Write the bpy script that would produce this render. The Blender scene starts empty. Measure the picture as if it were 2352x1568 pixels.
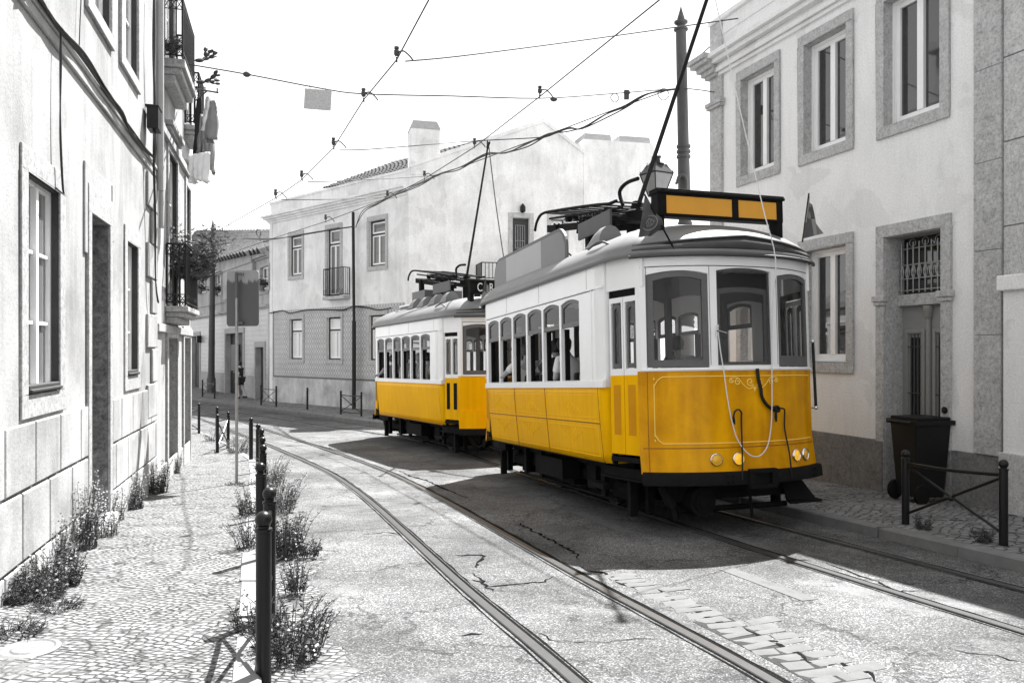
import bpy, bmesh, math, random
from mathutils import Vector, Matrix, Euler
random.seed(7)
SC = bpy.context.scene
COL = SC.collection
R = math.radians
PI = math.pi
# ---------------------------------------------------------------- camera model (28 mm lens, level, 2352 px wide reference)
F, CX, HY, CZ = 1829.0, 1176.0, 805.0, 1.45
def g(y):                                   # the street falls away from the camera, then levels out
    if y < 9: return -.048*y
    yy = min(y, 24.0)-9
    return -.432-.048*yy+.0016*yy*yy
def P(px, py, Y): return Vector(((px-CX)/F*Y, Y, CZ-(py-HY)/F*Y))
def gp(px, py, off=0.0):                    # ground point seen at a reference pixel
    k = (py-HY)/F; lo, hi = .5, 200
    for _ in range(60):
        m = (lo+hi)/2
        if (CZ-g(m)-off)/m-k > 0: lo = m
        else: hi = m
    return Vector(((px-CX)/F*lo, lo, g(lo)+off))
cam = bpy.data.cameras.new('camera'); camo = bpy.data.objects.new('camera', cam); COL.objects.link(camo)
camo.location = (0, 0, CZ); camo.rotation_euler = (R(90), 0, 0)
cam.sensor_width = 36; cam.lens = 36*F/2352; cam.shift_y = (HY-784)/2352; cam.clip_end = 2000; cam.clip_start = .05
SC.camera = camo
# ---------------------------------------------------------------- mesh helpers
Z0 = {}
class MB:
    def __init__(s): s.v = []; s.f = []
    def add(s, vs, fs):
        b = len(s.v); s.v += [tuple(v) for v in vs]; s.f += [tuple(i+b for i in f) for f in fs]
    def quad(s, a, b, c, d): s.add([a, b, c, d], [(0, 1, 2, 3)])
    def poly(s, pts): s.add(pts, [tuple(range(len(pts)))])
    def box(s, x0, x1, y0, y1, z0, z1, m=None):
        vs = [Vector(p) for p in ((x0,y0,z0),(x1,y0,z0),(x1,y1,z0),(x0,y1,z0),(x0,y0,z1),(x1,y0,z1),(x1,y1,z1),(x0,y1,z1))]
        if m is not None: vs = [m @ v for v in vs]
        s.add(vs, [(0,3,2,1),(4,5,6,7),(0,1,5,4),(1,2,6,5),(2,3,7,6),(3,0,4,7)])
    def cbox(s, c, sx, sy, sz, m=None):
        T = Matrix.Translation(c)
        if m is not None: T = T @ m
        s.box(-sx/2, sx/2, -sy/2, sy/2, -sz/2, sz/2, T)
    def prism(s, pts, d):                    # planar polygon extruded by vector d
        n = len(pts); pts = [Vector(p) for p in pts]; d = Vector(d)
        s.add(pts+[p+d for p in pts], [tuple(range(n-1, -1, -1)), tuple(range(n, 2*n))]+[(i, (i+1) % n, n+(i+1) % n, n+i) for i in range(n)])
    def tube(s, pts, r, n=6, caps=True):
        pts = [Vector(p) for p in pts]; m = len(pts)
        rs = r if isinstance(r, (list, tuple)) else [r]*m
        t0 = (pts[1]-pts[0]).normalized()
        up = Vector((0, 0, 1)) if abs(t0.z) < .9 else Vector((1, 0, 0))
        nx = t0.cross(up).normalized()
        vs = []
        for i, p in enumerate(pts):
            t = (pts[min(i+1, m-1)]-pts[max(i-1, 0)]).normalized()
            nx = (nx-t*nx.dot(t))
            nx = nx.normalized() if nx.length > 1e-6 else t.orthogonal().normalized()
            ny = t.cross(nx)
            for k in range(n):
                a = 2*PI*k/n; vs.append(p+(nx*math.cos(a)+ny*math.sin(a))*rs[i])
        fs = [(i*n+k, i*n+(k+1) % n, (i+1)*n+(k+1) % n, (i+1)*n+k) for i in range(m-1) for k in range(n)]
        if caps: fs += [tuple(range(n-1, -1, -1)), tuple(range((m-1)*n, m*n))]
        s.add(vs, fs)
    def lathe(s, prof, c=(0, 0, 0), n=16, m=None):
        c = Vector(c); vs = []
        for r, z in prof:
            for k in range(n):
                a = 2*PI*k/n; p = Vector((r*math.cos(a), r*math.sin(a), z))
                vs.append((m @ p if m is not None else p)+c)
        q = len(prof)
        fs = [(i*n+k, i*n+(k+1) % n, (i+1)*n+(k+1) % n, (i+1)*n+k) for i in range(q-1) for k in range(n)]
        fs += [tuple(range(n-1, -1, -1)), tuple(range((q-1)*n, q*n))]
        s.add(vs, fs)
    def ball(s, c, r, n=14, q=9, sc=(1, 1, 1), m=None):
        prof = [(max(1e-4, r*math.sin(PI*i/(q-1))), -r*math.cos(PI*i/(q-1))) for i in range(q)]
        S = Matrix.Diagonal(sc).to_3x3()
        if m is not None: S = m.to_3x3() @ S
        s.lathe(prof, c, n, S)
    def build(s, name, mat, parent=None, smooth=35, merge=True, bev=0, z0=None):
        me = bpy.data.meshes.new(name)
        if z0 is None:
            z0 = 0; q = parent
            while q is not None:
                if q in Z0: z0 = Z0[q]; break
                q = q.parent
        me.from_pydata([(x, y, z-z0) for x, y, z in s.v] if z0 else s.v, [], s.f)
        bm = bmesh.new(); bm.from_mesh(me)
        if merge: bmesh.ops.remove_doubles(bm, verts=bm.verts, dist=1e-5)
        bmesh.ops.recalc_face_normals(bm, faces=bm.faces)
        bm.to_mesh(me); bm.free()
        if smooth:
            me.polygons.foreach_set('use_smooth', [True]*len(me.polygons)); me.set_sharp_from_angle(angle=R(smooth))
        o = bpy.data.objects.new(name, me); COL.objects.link(o)
        if mat is not None: me.materials.append(mat)
        if parent is not None: o.parent = parent
        if bev:
            b = o.modifiers.new('bevel', 'BEVEL'); b.width = bev; b.segments = 2; b.limit_method = 'ANGLE'
        return o
def cat(pts, n=6):                           # Catmull-Rom through points
    pts = [Vector(p) for p in pts]; out = []
    for i in range(len(pts)-1):
        a, b, c, d = pts[max(i-1, 0)], pts[i], pts[i+1], pts[min(i+2, len(pts)-1)]
        for k in range(n):
            t = k/n
            out.append(.5*((2*b)+(c-a)*t+(2*a-5*b+4*c-d)*t*t+(3*b-a-3*c+d)*t**3))
    return out+[pts[-1]]
def tag(o, label=None, category=None, group=None, kind=None):
    if label: o['label'] = label
    if category: o['category'] = category
    if group: o['group'] = group
    if kind: o['kind'] = kind
    return o
def thing(name, label, category, loc=(0, 0, 0), rotz=0, group=None, frame_z=None):
    o = bpy.data.objects.new(name, None); COL.objects.link(o); o.location = loc; o.rotation_euler = (0, 0, rotz)
    o.empty_display_size = .2
    if frame_z is not None: Z0[o] = frame_z
    return tag(o, label, category, group)
def copy_tree(o, parent=None):
    c = o.copy(); COL.objects.link(c); c.parent = parent
    for ch in [x for x in o.children]: copy_tree(ch, c)
    return c
# ---------------------------------------------------------------- materials
def NM(name):
    m = bpy.data.materials.new(name); m.use_nodes = True
    nt = m.node_tree; b = nt.nodes['Principled BSDF']
    return m, nt, b
def nd(nt, t, **kw):
    n = nt.nodes.new(t)
    for k, v in kw.items():
        if k.startswith('i_'):
            n.inputs[k[2:].replace('_', ' ')].default_value = v
        else: setattr(n, k, v)
    return n
def lk(nt, a, b): nt.links.new(a, b)
def co(nt, scale=(1, 1, 1), rot=(0, 0, 0), kind='Object'):
    tc = nd(nt, 'ShaderNodeTexCoord'); mp = nd(nt, 'ShaderNodeMapping')
    mp.inputs['Scale'].default_value = scale; mp.inputs['Rotation'].default_value = rot
    lk(nt, tc.outputs[kind], mp.inputs['Vector']); return mp.outputs['Vector']
def noise(nt, vec, scale, detail=4, rough=.55, dist=0):
    n = nd(nt, 'ShaderNodeTexNoise'); n.inputs['Scale'].default_value = scale; n.inputs['Detail'].default_value = detail
    n.inputs['Roughness'].default_value = rough; n.inputs['Distortion'].default_value = dist
    lk(nt, vec, n.inputs['Vector']); return n.outputs['Fac']
def ramp(nt, fac, stops):
    r = nd(nt, 'ShaderNodeValToRGB'); e = r.color_ramp.elements
    while len(e) < len(stops): e.new(.5)
    for i, (p, c) in enumerate(stops):
        e[i].position = p; e[i].color = (c, c, c, 1) if not isinstance(c, (tuple, list)) else tuple(c)+(1,)
    lk(nt, fac, r.inputs['Fac']); return r.outputs['Color']
def mth(nt, op, a, b=None, clamp=False):
    n = nd(nt, 'ShaderNodeMath', operation=op); n.use_clamp = clamp
    for i, x in enumerate((a, b)):
        if x is None: continue
        if isinstance(x, (int, float)): n.inputs[i].default_value = x
        else: lk(nt, x, n.inputs[i])
    return n.outputs[0]
def mix(nt, fac, a, b, mode='MIX'):
    n = nd(nt, 'ShaderNodeMix', data_type='RGBA', blend_type=mode)
    for key, x in ((0, fac), (6, a), (7, b)):
        if isinstance(x, (int, float)):
            n.inputs[key].default_value = x if key == 0 else (x, x, x, 1)
        elif isinstance(x, tuple): n.inputs[key].default_value = x+(1,)
        else: lk(nt, x, n.inputs[key])
    return n.outputs[2]
def bump(nt, b, h, strength=.3, dist=.02):
    n = nd(nt, 'ShaderNodeBump'); n.inputs['Strength'].default_value = strength; n.inputs['Distance'].default_value = dist
    lk(nt, h, n.inputs['Height']); lk(nt, n.outputs[0], b.inputs['Normal'])
M = {}
def plain(name, c, rough=.6, metal=0, var=.12, sc=9, bmp=.05, coat=0, spec=.5):
    m, nt, b = NM(name)
    c = (c, c, c) if isinstance(c, (int, float)) else c
    v = co(nt); f = noise(nt, v, sc, 5)
    lo = tuple(x*(1-var) for x in c); hi = tuple(min(1, x*(1+var)) for x in c)
    lk(nt, mix(nt, f, lo, hi), b.inputs['Base Color'])
    b.inputs['Roughness'].default_value = rough; b.inputs['Metallic'].default_value = metal
    b.inputs['Specular IOR Level'].default_value = spec
    if coat: b.inputs['Coat Weight'].default_value = coat; b.inputs['Coat Roughness'].default_value = .08
    if bmp: bump(nt, b, noise(nt, v, sc*6, 4), bmp, .01)
    M[name] = m; return m
def stucco(name, base=.78, stain=.55, grain=60, gstr=.25, streak=.5, blot=.5):
    m, nt, b = NM(name)
    v = co(nt)
    big = ramp(nt, noise(nt, v, .9, 9, .6, .4), [(.36, stain), (.58, base)])
    st = ramp(nt, noise(nt, co(nt, (2.6, 2.6, .5)), 1.6, 8, .7, .5), [(.35, .76), (.56, 1.0)])
    fine = ramp(nt, noise(nt, v, grain, 3, .7), [(.34, .80), (.62, 1.0)])
    c = mix(nt, blot, base, big)
    pt = noise(nt, v, .7, 5, .55, .3); c = mix(nt, 1, c, ramp(nt, pt, [(.40, .90), (.408, 1), (.60, 1), (.606, .93)]), 'MULTIPLY'); c = mix(nt, streak, c, st, 'MULTIPLY'); c = mix(nt, .75, c, fine, 'MULTIPLY')
    lk(nt, c, b.inputs['Base Color']); b.inputs['Roughness'].default_value = .9; b.inputs['Specular IOR Level'].default_value = .2
    h = mth(nt, 'ADD', noise(nt, v, grain, 3, .7), mth(nt, 'MULTIPLY', noise(nt, v, 4, 6), 1.5))
    bump(nt, b, h, gstr, .008)
    M[name] = m; return m
def stone(name, lo=.22, hi=.42, sc=5, pits=True):
    m, nt, b = NM(name)
    v = co(nt)
    a = noise(nt, v, sc*1.5, 12, .76, .5)
    c = ramp(nt, a, [(.3, lo), (.5, (lo+hi)/2), (.68, hi)])
    vein = ramp(nt, noise(nt, co(nt, (1, 1, .45)), sc*.55, 6, .6, 2.2), [(.475, 1), (.5, .62), (.525, 1)])
    c = mix(nt, .5, c, vein, 'MULTIPLY')
    sp = ramp(nt, noise(nt, v, 30, 6, .8), [(.36, .5), (.5, 1), (.66, 1.2)])
    c = mix(nt, .8, c, sp, 'MULTIPLY')
    lk(nt, c, b.inputs['Base Color']); b.inputs['Roughness'].default_value = .85
    bump(nt, b, noise(nt, v, 30, 5, .65), .35, .008)
    M[name] = m; return m
plain('iron', .012, .45, .0, .35, 25, .08, 0, .25)
plain('iron_paint', .009, .3, 0, .3, 18, .1, 0, .3)
plain('steel_rail', .042, .4, .05, .3, 14, .05)
plain('sett_gap', .05, .95, 0, .5, 30, .3, 0, 0)
plain('sett_stone', .10, .85, 0, .4, 9, .4)
plain('dirt_and_groove_shade', .014, .95, 0, .5, 30, .3, 0, 0)
plain('rust', .045, .8, .2, .5, 22, .3)
plain('wire', .02, .5, 0, .1, 4, 0)
plain('pole_paint', .055, .55, 0, .3, 7, .15)
plain('white_paint', .86, .35, 0, .05, 6, .03)
plain('tram_white', .90, .3, 0, .06, 3.5, .03, .2)
plain('sash_grey', .10, .45, 0, .25, 14, .1)
plain('rubber', .010, .8, 0, .2, 8, .05, 0, .1)
plain('under_black', .011, .75, 0, .5, 12, .25, 0, .08)
plain('roof_grey', .17, .5, 0, .25, 3, .12)
plain('roof_trim', .05, .5, 0, .3, 7, .1)
plain('seat_dark', .03, .6, 0, .3, 9, .1)
plain('inside_grey', .06, .6, 0, .15, 6, .05)
plain('inside_wood', .12, .5, 0, .3, 8, .05)
plain('ceiling_cream', .6, .6, 0, .05, 4, 0)
plain('board_edge', .10, .5, 0, .2, 5, .05)
plain('board_mid', .42, .5, 0, .1, 2.5, .02)
plain('board_side', .20, .5, 0, .12, 2.5, .02)
plain('chrome', .75, .12, 1, .05, 8, 0)
plain('rope', .72, .9, 0, .1, 60, .3)
plain('door_grey', .27, .5, 0, .15, 9, .06)
plain('bin_black', .010, .5, 0, .3, 12, .06, 0, .2)
plain('sign_dark', .16, .5, .2, .2, 4, .05)
plain('zinc', .33, .4, .6, .25, 12, .1)
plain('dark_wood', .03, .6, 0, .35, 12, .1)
plain('lead_grey', .34, .6, 0, .2, 6, .05)
plain('letter', .75, .6, 0, .05, 5, 0)
plain('flag_dark', .075, .85, 0, .3, 9, .1)
plain('flag_mid', .22, .85, 0, .2, 9, .1)
plain('flag_light', .5, .85, 0, .1, 9, .1)
plain('skin', .42, .55, 0, .08, 8, .02)
plain('skin_tan', .28, .55, 0, .08, 8, .02)
plain('cloth_white', .78, .9, 0, .06, 20, .1)
plain('cloth_grey', .28, .9, 0, .12, 20, .1)
plain('cloth_dark', .03, .9, 0, .3, 20, .1)
plain('hair_dark', .012, .45, 0, .5, 40, .3)
plain('hair_mid', .07, .45, 0, .5, 50, .3)
plain('hair_fair', .35, .45, 0, .3, 50, .3)
plain('pot', .16, .8, 0, .2, 9, .1)
plain('lens_amber', (.95, .50, .03), .2, 0, .1, 25, 0, .3)
plain('lens_lit', (.9, .46, .03), .12, 0, .1, 25, 0, .5)
_b = M['lens_lit'].node_tree.nodes['Principled BSDF']; _b.inputs['Emission Color'].default_value = (1, .55, .03, 1); _b.inputs['Emission Strength'].default_value = .12
plain('sign_amber', (.74, .35, .035), .5, 0, .12, 2.5, .03)
plain('stripe_amber', (.98, .70, .16), .6, 0, .05, 5, 0, 0, 0)
plain('stripe_soft', (.95, .56, .04), .6, 0, .05, 5, 0, 0, 0)
plain('kerb_dark', .15, .85, 0, .4, 7, .4)
plain('kerb_stone', .20, .85, 0, .35, 7, .4)
plain('manhole', .15, .7, 0, .3, 20, .3)
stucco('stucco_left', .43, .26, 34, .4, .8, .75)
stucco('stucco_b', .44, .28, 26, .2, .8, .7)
stucco('stucco_tile', .87, .64, 25, .12, .5, .6)
stucco('stucco_right', .88, .78, 40, .12, .3, .5)
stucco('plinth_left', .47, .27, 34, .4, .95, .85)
stucco('base_grime', .62, .26, 30, .2, .9, .7)
stone('stone', .34, .56, 6)
stone('stone_pale', .40, .62, 4)
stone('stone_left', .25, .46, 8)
stone('stone_rough', .05, .32, 7)
stone('plinth_right', .13, .25, 5)
stone('slab_stone', .26, .60, 9)
def striped(name, a, b_, sc, axis='z'):
    m, nt, b = NM(name); w = nd(nt, 'ShaderNodeTexWave', bands_direction='Z'); w.inputs['Scale'].default_value = sc
    w.inputs['Distortion'].default_value = .6
    lk(nt, co(nt), w.inputs['Vector'])
    lk(nt, ramp(nt, w.outputs['Fac'], [(.4, a), (.55, b_)]), b.inputs['Base Color']); b.inputs['Roughness'].default_value = .9
    M[name] = m
striped('cloth_stripe', .12, .7, 14)
def yellow(name, dirt, seed, coat=.35):
    m, nt, b = NM(name)
    v = co(nt)
    st = noise(nt, co(nt, (9, 9, .5) if not seed else (2.6, 2.6, .4)), 1.5+seed, 6 if not seed else 3, .5)
    bl = noise(nt, v, 1.3+seed, 6, .6, .4)
    f = mth(nt, 'MULTIPLY', mth(nt, 'ADD', st, bl), .5)
    r = nd(nt, 'ShaderNodeMapRange'); r.inputs[1].default_value = .40; r.inputs[2].default_value = .62; lk(nt, f, r.inputs[0]); lo_ = (.60, .255, .0006) if seed else (.86, .425, .0008)  # front copy is darker: its streaks paint in reflections along with grime
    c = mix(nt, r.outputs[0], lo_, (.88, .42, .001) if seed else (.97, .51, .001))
    sp = ramp(nt, noise(nt, v, 130, 2, .6), [(.28, 1-dirt), (.46, 1)])
    c = mix(nt, 1, c, sp, 'MULTIPLY')
    lk(nt, c, b.inputs['Base Color']); b.inputs['Roughness'].default_value = .38
    b.inputs['Coat Weight'].default_value = coat*.12; b.inputs['Coat Roughness'].default_value = .12; b.inputs['Specular IOR Level'].default_value = .03
    bump(nt, b, noise(nt, v, 2.2, 3), .12, .03)
    M[name] = m
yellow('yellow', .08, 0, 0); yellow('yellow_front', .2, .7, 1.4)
def glass_mix(name, tint=.9, refl=.015):
    m = bpy.data.materials.new(name); m.use_nodes = True; nt = m.node_tree; nt.nodes.clear()
    out = nd(nt, 'ShaderNodeOutputMaterial'); tr = nd(nt, 'ShaderNodeBsdfTransparent'); gl = nd(nt, 'ShaderNodeBsdfGlossy')
    tr.inputs[0].default_value = (tint, tint, tint, 1); gl.inputs['Roughness'].default_value = .03
    lw = nd(nt, 'ShaderNodeLayerWeight'); lw.inputs[0].default_value = .35
    f = mth(nt, 'ADD', mth(nt, 'MULTIPLY', lw.outputs['Fresnel'], .55), refl, True)
    mx = nd(nt, 'ShaderNodeMixShader'); lk(nt, f, mx.inputs[0]); lk(nt, tr.outputs[0], mx.inputs[1]); lk(nt, gl.outputs[0], mx.inputs[2])
    lk(nt, mx.outputs[0], out.inputs[0]); M[name] = m
glass_mix('glass'); plain('glass_lamp', .16, .15, 0, .2, 6, 0)
def win_glass(name, base, fold=0):
    m, nt, b = NM(name)
    if fold:
        w = nd(nt, 'ShaderNodeTexWave', bands_direction='X'); w.inputs['Scale'].default_value = 5; w.inputs['Distortion'].default_value = 1.2
        lk(nt, co(nt, (1, 1, .25)), w.inputs['Vector'])
        lk(nt, ramp(nt, w.outputs['Fac'], [(.1, base*(1-fold)), (.8, base)]), b.inputs['Base Color'])
    else:
        lk(nt, mix(nt, noise(nt, co(nt, (1, 1, .4)), 1.5, 3), base*.5, base*1.5), b.inputs['Base Color'])
    b.inputs['Roughness'].default_value = .45 if fold else .04; b.inputs['Coat Weight'].default_value = .8; b.inputs['Coat Roughness'].default_value = .02
    bump(nt, b, noise(nt, co(nt), 1.6, 2), .05, .05)
    M[name] = m
win_glass('pane_dark', .03); win_glass('pane_curtain', .62, .35); win_glass('pane_mid', .15, .4); win_glass('pane_blind', .75, .12)
def azulejo(name, per, hi=.62, lo=.10, fine=False):
    m, nt, b = NM(name)
    tc = nd(nt, 'ShaderNodeTexCoord'); sx = nd(nt, 'ShaderNodeSeparateXYZ'); lk(nt, tc.outputs['Object'], sx.inputs[0])
    def cell(o, p):                          # triangle wave 0..1..0 over a period
        a = mth(nt, 'FRACT', mth(nt, 'MULTIPLY', o, 1/p)); return mth(nt, 'ABSOLUTE', mth(nt, 'SUBTRACT', a, .5))
    u, w = cell(sx.outputs[0], per), cell(sx.outputs[2], per*1.25)
    d = mth(nt, 'ADD', u, w)                 # diamond distance 0..1
    ring = mth(nt, 'ABSOLUTE', mth(nt, 'SUBTRACT', d, .5))
    band = mth(nt, 'LESS_THAN', ring, .13)
    core = mth(nt, 'LESS_THAN', mth(nt, 'ABSOLUTE', mth(nt, 'SUBTRACT', d, .2)), .06)
    corner = mth(nt, 'GREATER_THAN', d, .86)
    k = mth(nt, 'ADD', mth(nt, 'ADD', band, core), corner, True)
    n = noise(nt, tc.outputs['Object'], 14, 4); k = mth(nt, 'MULTIPLY', k, mth(nt, 'ADD', mth(nt, 'MULTIPLY', n, .7), .5), True)
    c = mix(nt, k, hi, lo)
    c = mix(nt, .5, c, ramp(nt, noise(nt, tc.outputs['Object'], 1.2, 6), [(.35, .65), (.6, 1)]), 'MULTIPLY')
    lk(nt, c, b.inputs['Base Color']); b.inputs['Roughness'].default_value = .35
    M[name] = m
azulejo('azulejo', .165, .60, .16); azulejo('azulejo_small', .17, .58, .08)
def tile_roof(name):
    m, nt, b = NM(name); v = co(nt)
    lk(nt, ramp(nt, noise(nt, v, 5, 6, .7), [(.3, .045), (.6, .12), (.75, .22)]), b.inputs['Base Color']); b.inputs['Roughness'].default_value = .9
    bump(nt, b, noise(nt, v, 25, 4), .3, .02); M[name] = m
tile_roof('roof_tile')
def asphalt(name):
    m, nt, b = NM(name); v = co(nt)
    vo = nd(nt, 'ShaderNodeTexVoronoi'); vo.inputs['Scale'].default_value = 130; lk(nt, v, vo.inputs['Vector'])
    agg = nd(nt, 'ShaderNodeSeparateColor'); lk(nt, vo.outputs['Color'], agg.inputs[0])
    c = ramp(nt, agg.outputs[0], [(.0, .030), (.4, .068), (.75, .108), (1, .25)])
    wear = ramp(nt, noise(nt, v, .75, 8, .62, .3), [(.32, .5), (.5, .95), (.68, 1.5)])
    c = mix(nt, 1, c, wear, 'MULTIPLY')
    med = ramp(nt, noise(nt, v, 6, 7, .7), [(.3, .75), (.55, 1.05)]); c = mix(nt, .8, c, med, 'MULTIPLY')
    # pale patches where the top coat has worn through
    pale = ramp(nt, noise(nt, v, .55, 9, .7, .8), [(.56, 0), (.66, 1)]); c = mix(nt, mth(nt, 'MULTIPLY', pale, .55), c, .19)
    # cracks, broken up by a mask
    dn = nd(nt, 'ShaderNodeTexNoise'); dn.inputs['Scale'].default_value = 3.2; dn.inputs['Detail'].default_value = 8; dn.inputs['Roughness'].default_value = .65
    lk(nt, v, dn.inputs['Vector'])
    dv = nd(nt, 'ShaderNodeVectorMath', operation='SCALE'); dv.inputs['Scale'].default_value = .75; lk(nt, dn.outputs['Color'], dv.inputs[0])
    ad = nd(nt, 'ShaderNodeVectorMath', operation='ADD'); lk(nt, v, ad.inputs[0]); lk(nt, dv.outputs[0], ad.inputs[1])
    cr = nd(nt, 'ShaderNodeTexVoronoi', feature='DISTANCE_TO_EDGE'); cr.inputs['Scale'].default_value = .85; lk(nt, ad.outputs[0], cr.inputs['Vector'])
    ln = ramp(nt, cr.outputs['Distance'], [(.0, 1), (.006, .85), (.013, 0)])
    mk = ramp(nt, noise(nt, v, .8, 3), [(.42, 0), (.5, 1)])
    k = mth(nt, 'MULTIPLY', ln, mk)
    c = mix(nt, mth(nt, 'MULTIPLY', k, .85), c, .02)
    # fine crazing near the surface
    cr2 = nd(nt, 'ShaderNodeTexVoronoi', feature='DISTANCE_TO_EDGE'); cr2.inputs['Scale'].default_value = 5.5; lk(nt, ad.outputs[0], cr2.inputs['Vector'])
    ln2 = ramp(nt, cr2.outputs['Distance'], [(.0, 1), (.02, .5), (.04, 0)])
    mk2 = ramp(nt, noise(nt, v, 1.1, 4, .6, .5), [(.57, 0), (.64, 1)])
    k2 = mth(nt, 'MULTIPLY', ln2, mk2); c = mix(nt, mth(nt, 'MULTIPLY', k2, .6), c, .05)
    lk(nt, c, b.inputs['Base Color']); b.inputs['Roughness'].default_value = .85; b.inputs['Specular IOR Level'].default_value = .3
    h = mth(nt, 'SUBTRACT', mth(nt, 'ADD', mth(nt, 'MULTIPLY', agg.outputs[0], .2), mth(nt, 'MULTIPLY', noise(nt, v, 2.2, 9, .62), 2.2)), mth(nt, 'ADD', mth(nt, 'MULTIPLY', k, 4), mth(nt, 'MULTIPLY', k2, 1.5)))
    bump(nt, b, h, .4, .010)
    M[name] = m
asphalt('asphalt')
def cobble(name, scale, hi, joint, rot=.3, squash=(1, 1, 1)):
    m, nt, b = NM(name); v = co(nt, squash, (0, 0, rot))
    dn = nd(nt, 'ShaderNodeTexNoise'); dn.inputs['Scale'].default_value = 1.1; lk(nt, v, dn.inputs['Vector'])
    dv = nd(nt, 'ShaderNodeVectorMath', operation='SCALE'); dv.inputs['Scale'].default_value = .35; lk(nt, dn.outputs['Color'], dv.inputs[0])
    ad = nd(nt, 'ShaderNodeVectorMath', operation='ADD'); lk(nt, v, ad.inputs[0]); lk(nt, dv.outputs[0], ad.inputs[1])
    a = nd(nt, 'ShaderNodeTexVoronoi', feature='DISTANCE_TO_EDGE'); c1 = nd(nt, 'ShaderNodeTexVoronoi')
    for n in (a, c1):
        n.inputs['Scale'].default_value = scale; n.inputs['Randomness'].default_value = .42; lk(nt, ad.outputs[0], n.inputs['Vector'])
    sc = nd(nt, 'ShaderNodeSeparateColor'); lk(nt, c1.outputs['Color'], sc.inputs[0])
    col = ramp(nt, sc.outputs[0], [(0, hi*.72), (.5, hi), (1, min(1, hi*1.18))])
    col = mix(nt, .6, col, ramp(nt, noise(nt, v, .9, 7, .6), [(.34, .7), (.6, 1)]), 'MULTIPLY')
    col = mix(nt, .5, col, ramp(nt, noise(nt, v, 45, 3, .7), [(.3, .75), (.5, 1)]), 'MULTIPLY')
    wid = mth(nt, 'MULTIPLY', noise(nt, v, 5, 3), .27)
    j = nd(nt, 'ShaderNodeMapRange'); lk(nt, a.outputs['Distance'], j.inputs[0]); lk(nt, wid, j.inputs[2]); j.inputs[1].default_value = .012
    fill = ramp(nt, noise(nt, v, 1.7, 5), [(.5, joint), (.72, hi*.7)])
    col = mix(nt, j.outputs[0], fill, col)
    lk(nt, col, b.inputs['Base Color']); b.inputs['Roughness'].default_value = .75
    h = mth(nt, 'ADD', mth(nt, 'MINIMUM', mth(nt, 'MULTIPLY', a.outputs['Distance'], 4), 1.0), mth(nt, 'MULTIPLY', sc.outputs[1], .35))
    bump(nt, b, h, .9, .022)
    M[name] = m
cobble('calcada', 16, .205, .004, .30, (1, 1.35, 1)); cobble('calcada_dark', 11, .25, .008, .55, (1, 1.3, 1))
def leaf(name, a, c_, tr=.25):
    m, nt, b = NM(name)
    oi = noise(nt, co(nt), 7, 3)
    lk(nt, ramp(nt, oi, [(.3, a), (.7, c_)]), b.inputs['Base Color']); b.inputs['Roughness'].default_value = .8; b.inputs['Specular IOR Level'].default_value = .1
    M[name] = m
leaf('leaf', .03, .11); leaf('leaf_pale', .06, .19); leaf('stem', .05, .13); leaf('blossom', .3, .45)
# ================================================================= the setting
def interp(tab, y):
    if y <= tab[0][1]: a, b = tab[0], tab[1]
    elif y >= tab[-1][1]: a, b = tab[-2], tab[-1]
    else:
        for a, b in zip(tab, tab[1:]):
            if a[1] <= y <= b[1]: break
    t = (y-a[1])/(b[1]-a[1]); return a[0]+(b[0]-a[0])*t
KL = [(.03+.32*3, -3), (.03-.32*12.8, 12.8), (-4.95+.12, 15.04), (-6.2, 17.8), (-7.2, 19.5), (-8.35, 21.5), (-13, 27.5), (-22, 39), (-40, 62)]   # left kerb (x, y)
KR = [(6.04+.96, -3), (1.56, 14), (0, 18), (-2.0, 21.1), (-3.85, 23.6), (-6.64, 27), (-9.76, 30.5), (-15, 36.2), (-21, 44), (-34, 62)]             # right kerb
YS = [-3+.5*i for i in range(131)]
def sheet(name, fx0, fx1, dz, m, n=6, ys=YS):
    mb = MB()
    for a, b in zip(ys, ys[1:]):
        for k in range(n):
            t0, t1 = k/n, (k+1)/n
            p = [(fx0(y)+(fx1(y)-fx0(y))*t, y, g(y)+dz) for y, t in ((a, t0), (a, t1), (b, t1), (b, t0))]
            mb.quad(*p)
    return tag(mb.build(name, m, smooth=0), kind='structure')
mb = MB()
ys = [-40]+[-3+i for i in range(30)]+[40, 80, 400]
for a, b in zip(ys, ys[1:]): mb.quad((-400, a, g(a)-.12), (400, a, g(a)-.12), (400, b, g(b)-.12), (-400, b, g(b)-.12))
tag(mb.build('ground', M['kerb_stone'], smooth=0), kind='structure')
sheet('road', lambda y: interp(KL, y)-.02, lambda y: interp(KR, y)+.02, 0, M['asphalt'], 8)
sheet('pavement', lambda y: -40, lambda y: interp(KL, y)-.14, .05, M['calcada'], 10)
sheet('pavement', lambda y: interp(KR, y)+.16, lambda y: 30, .10, M['calcada_dark'], 10)
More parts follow.
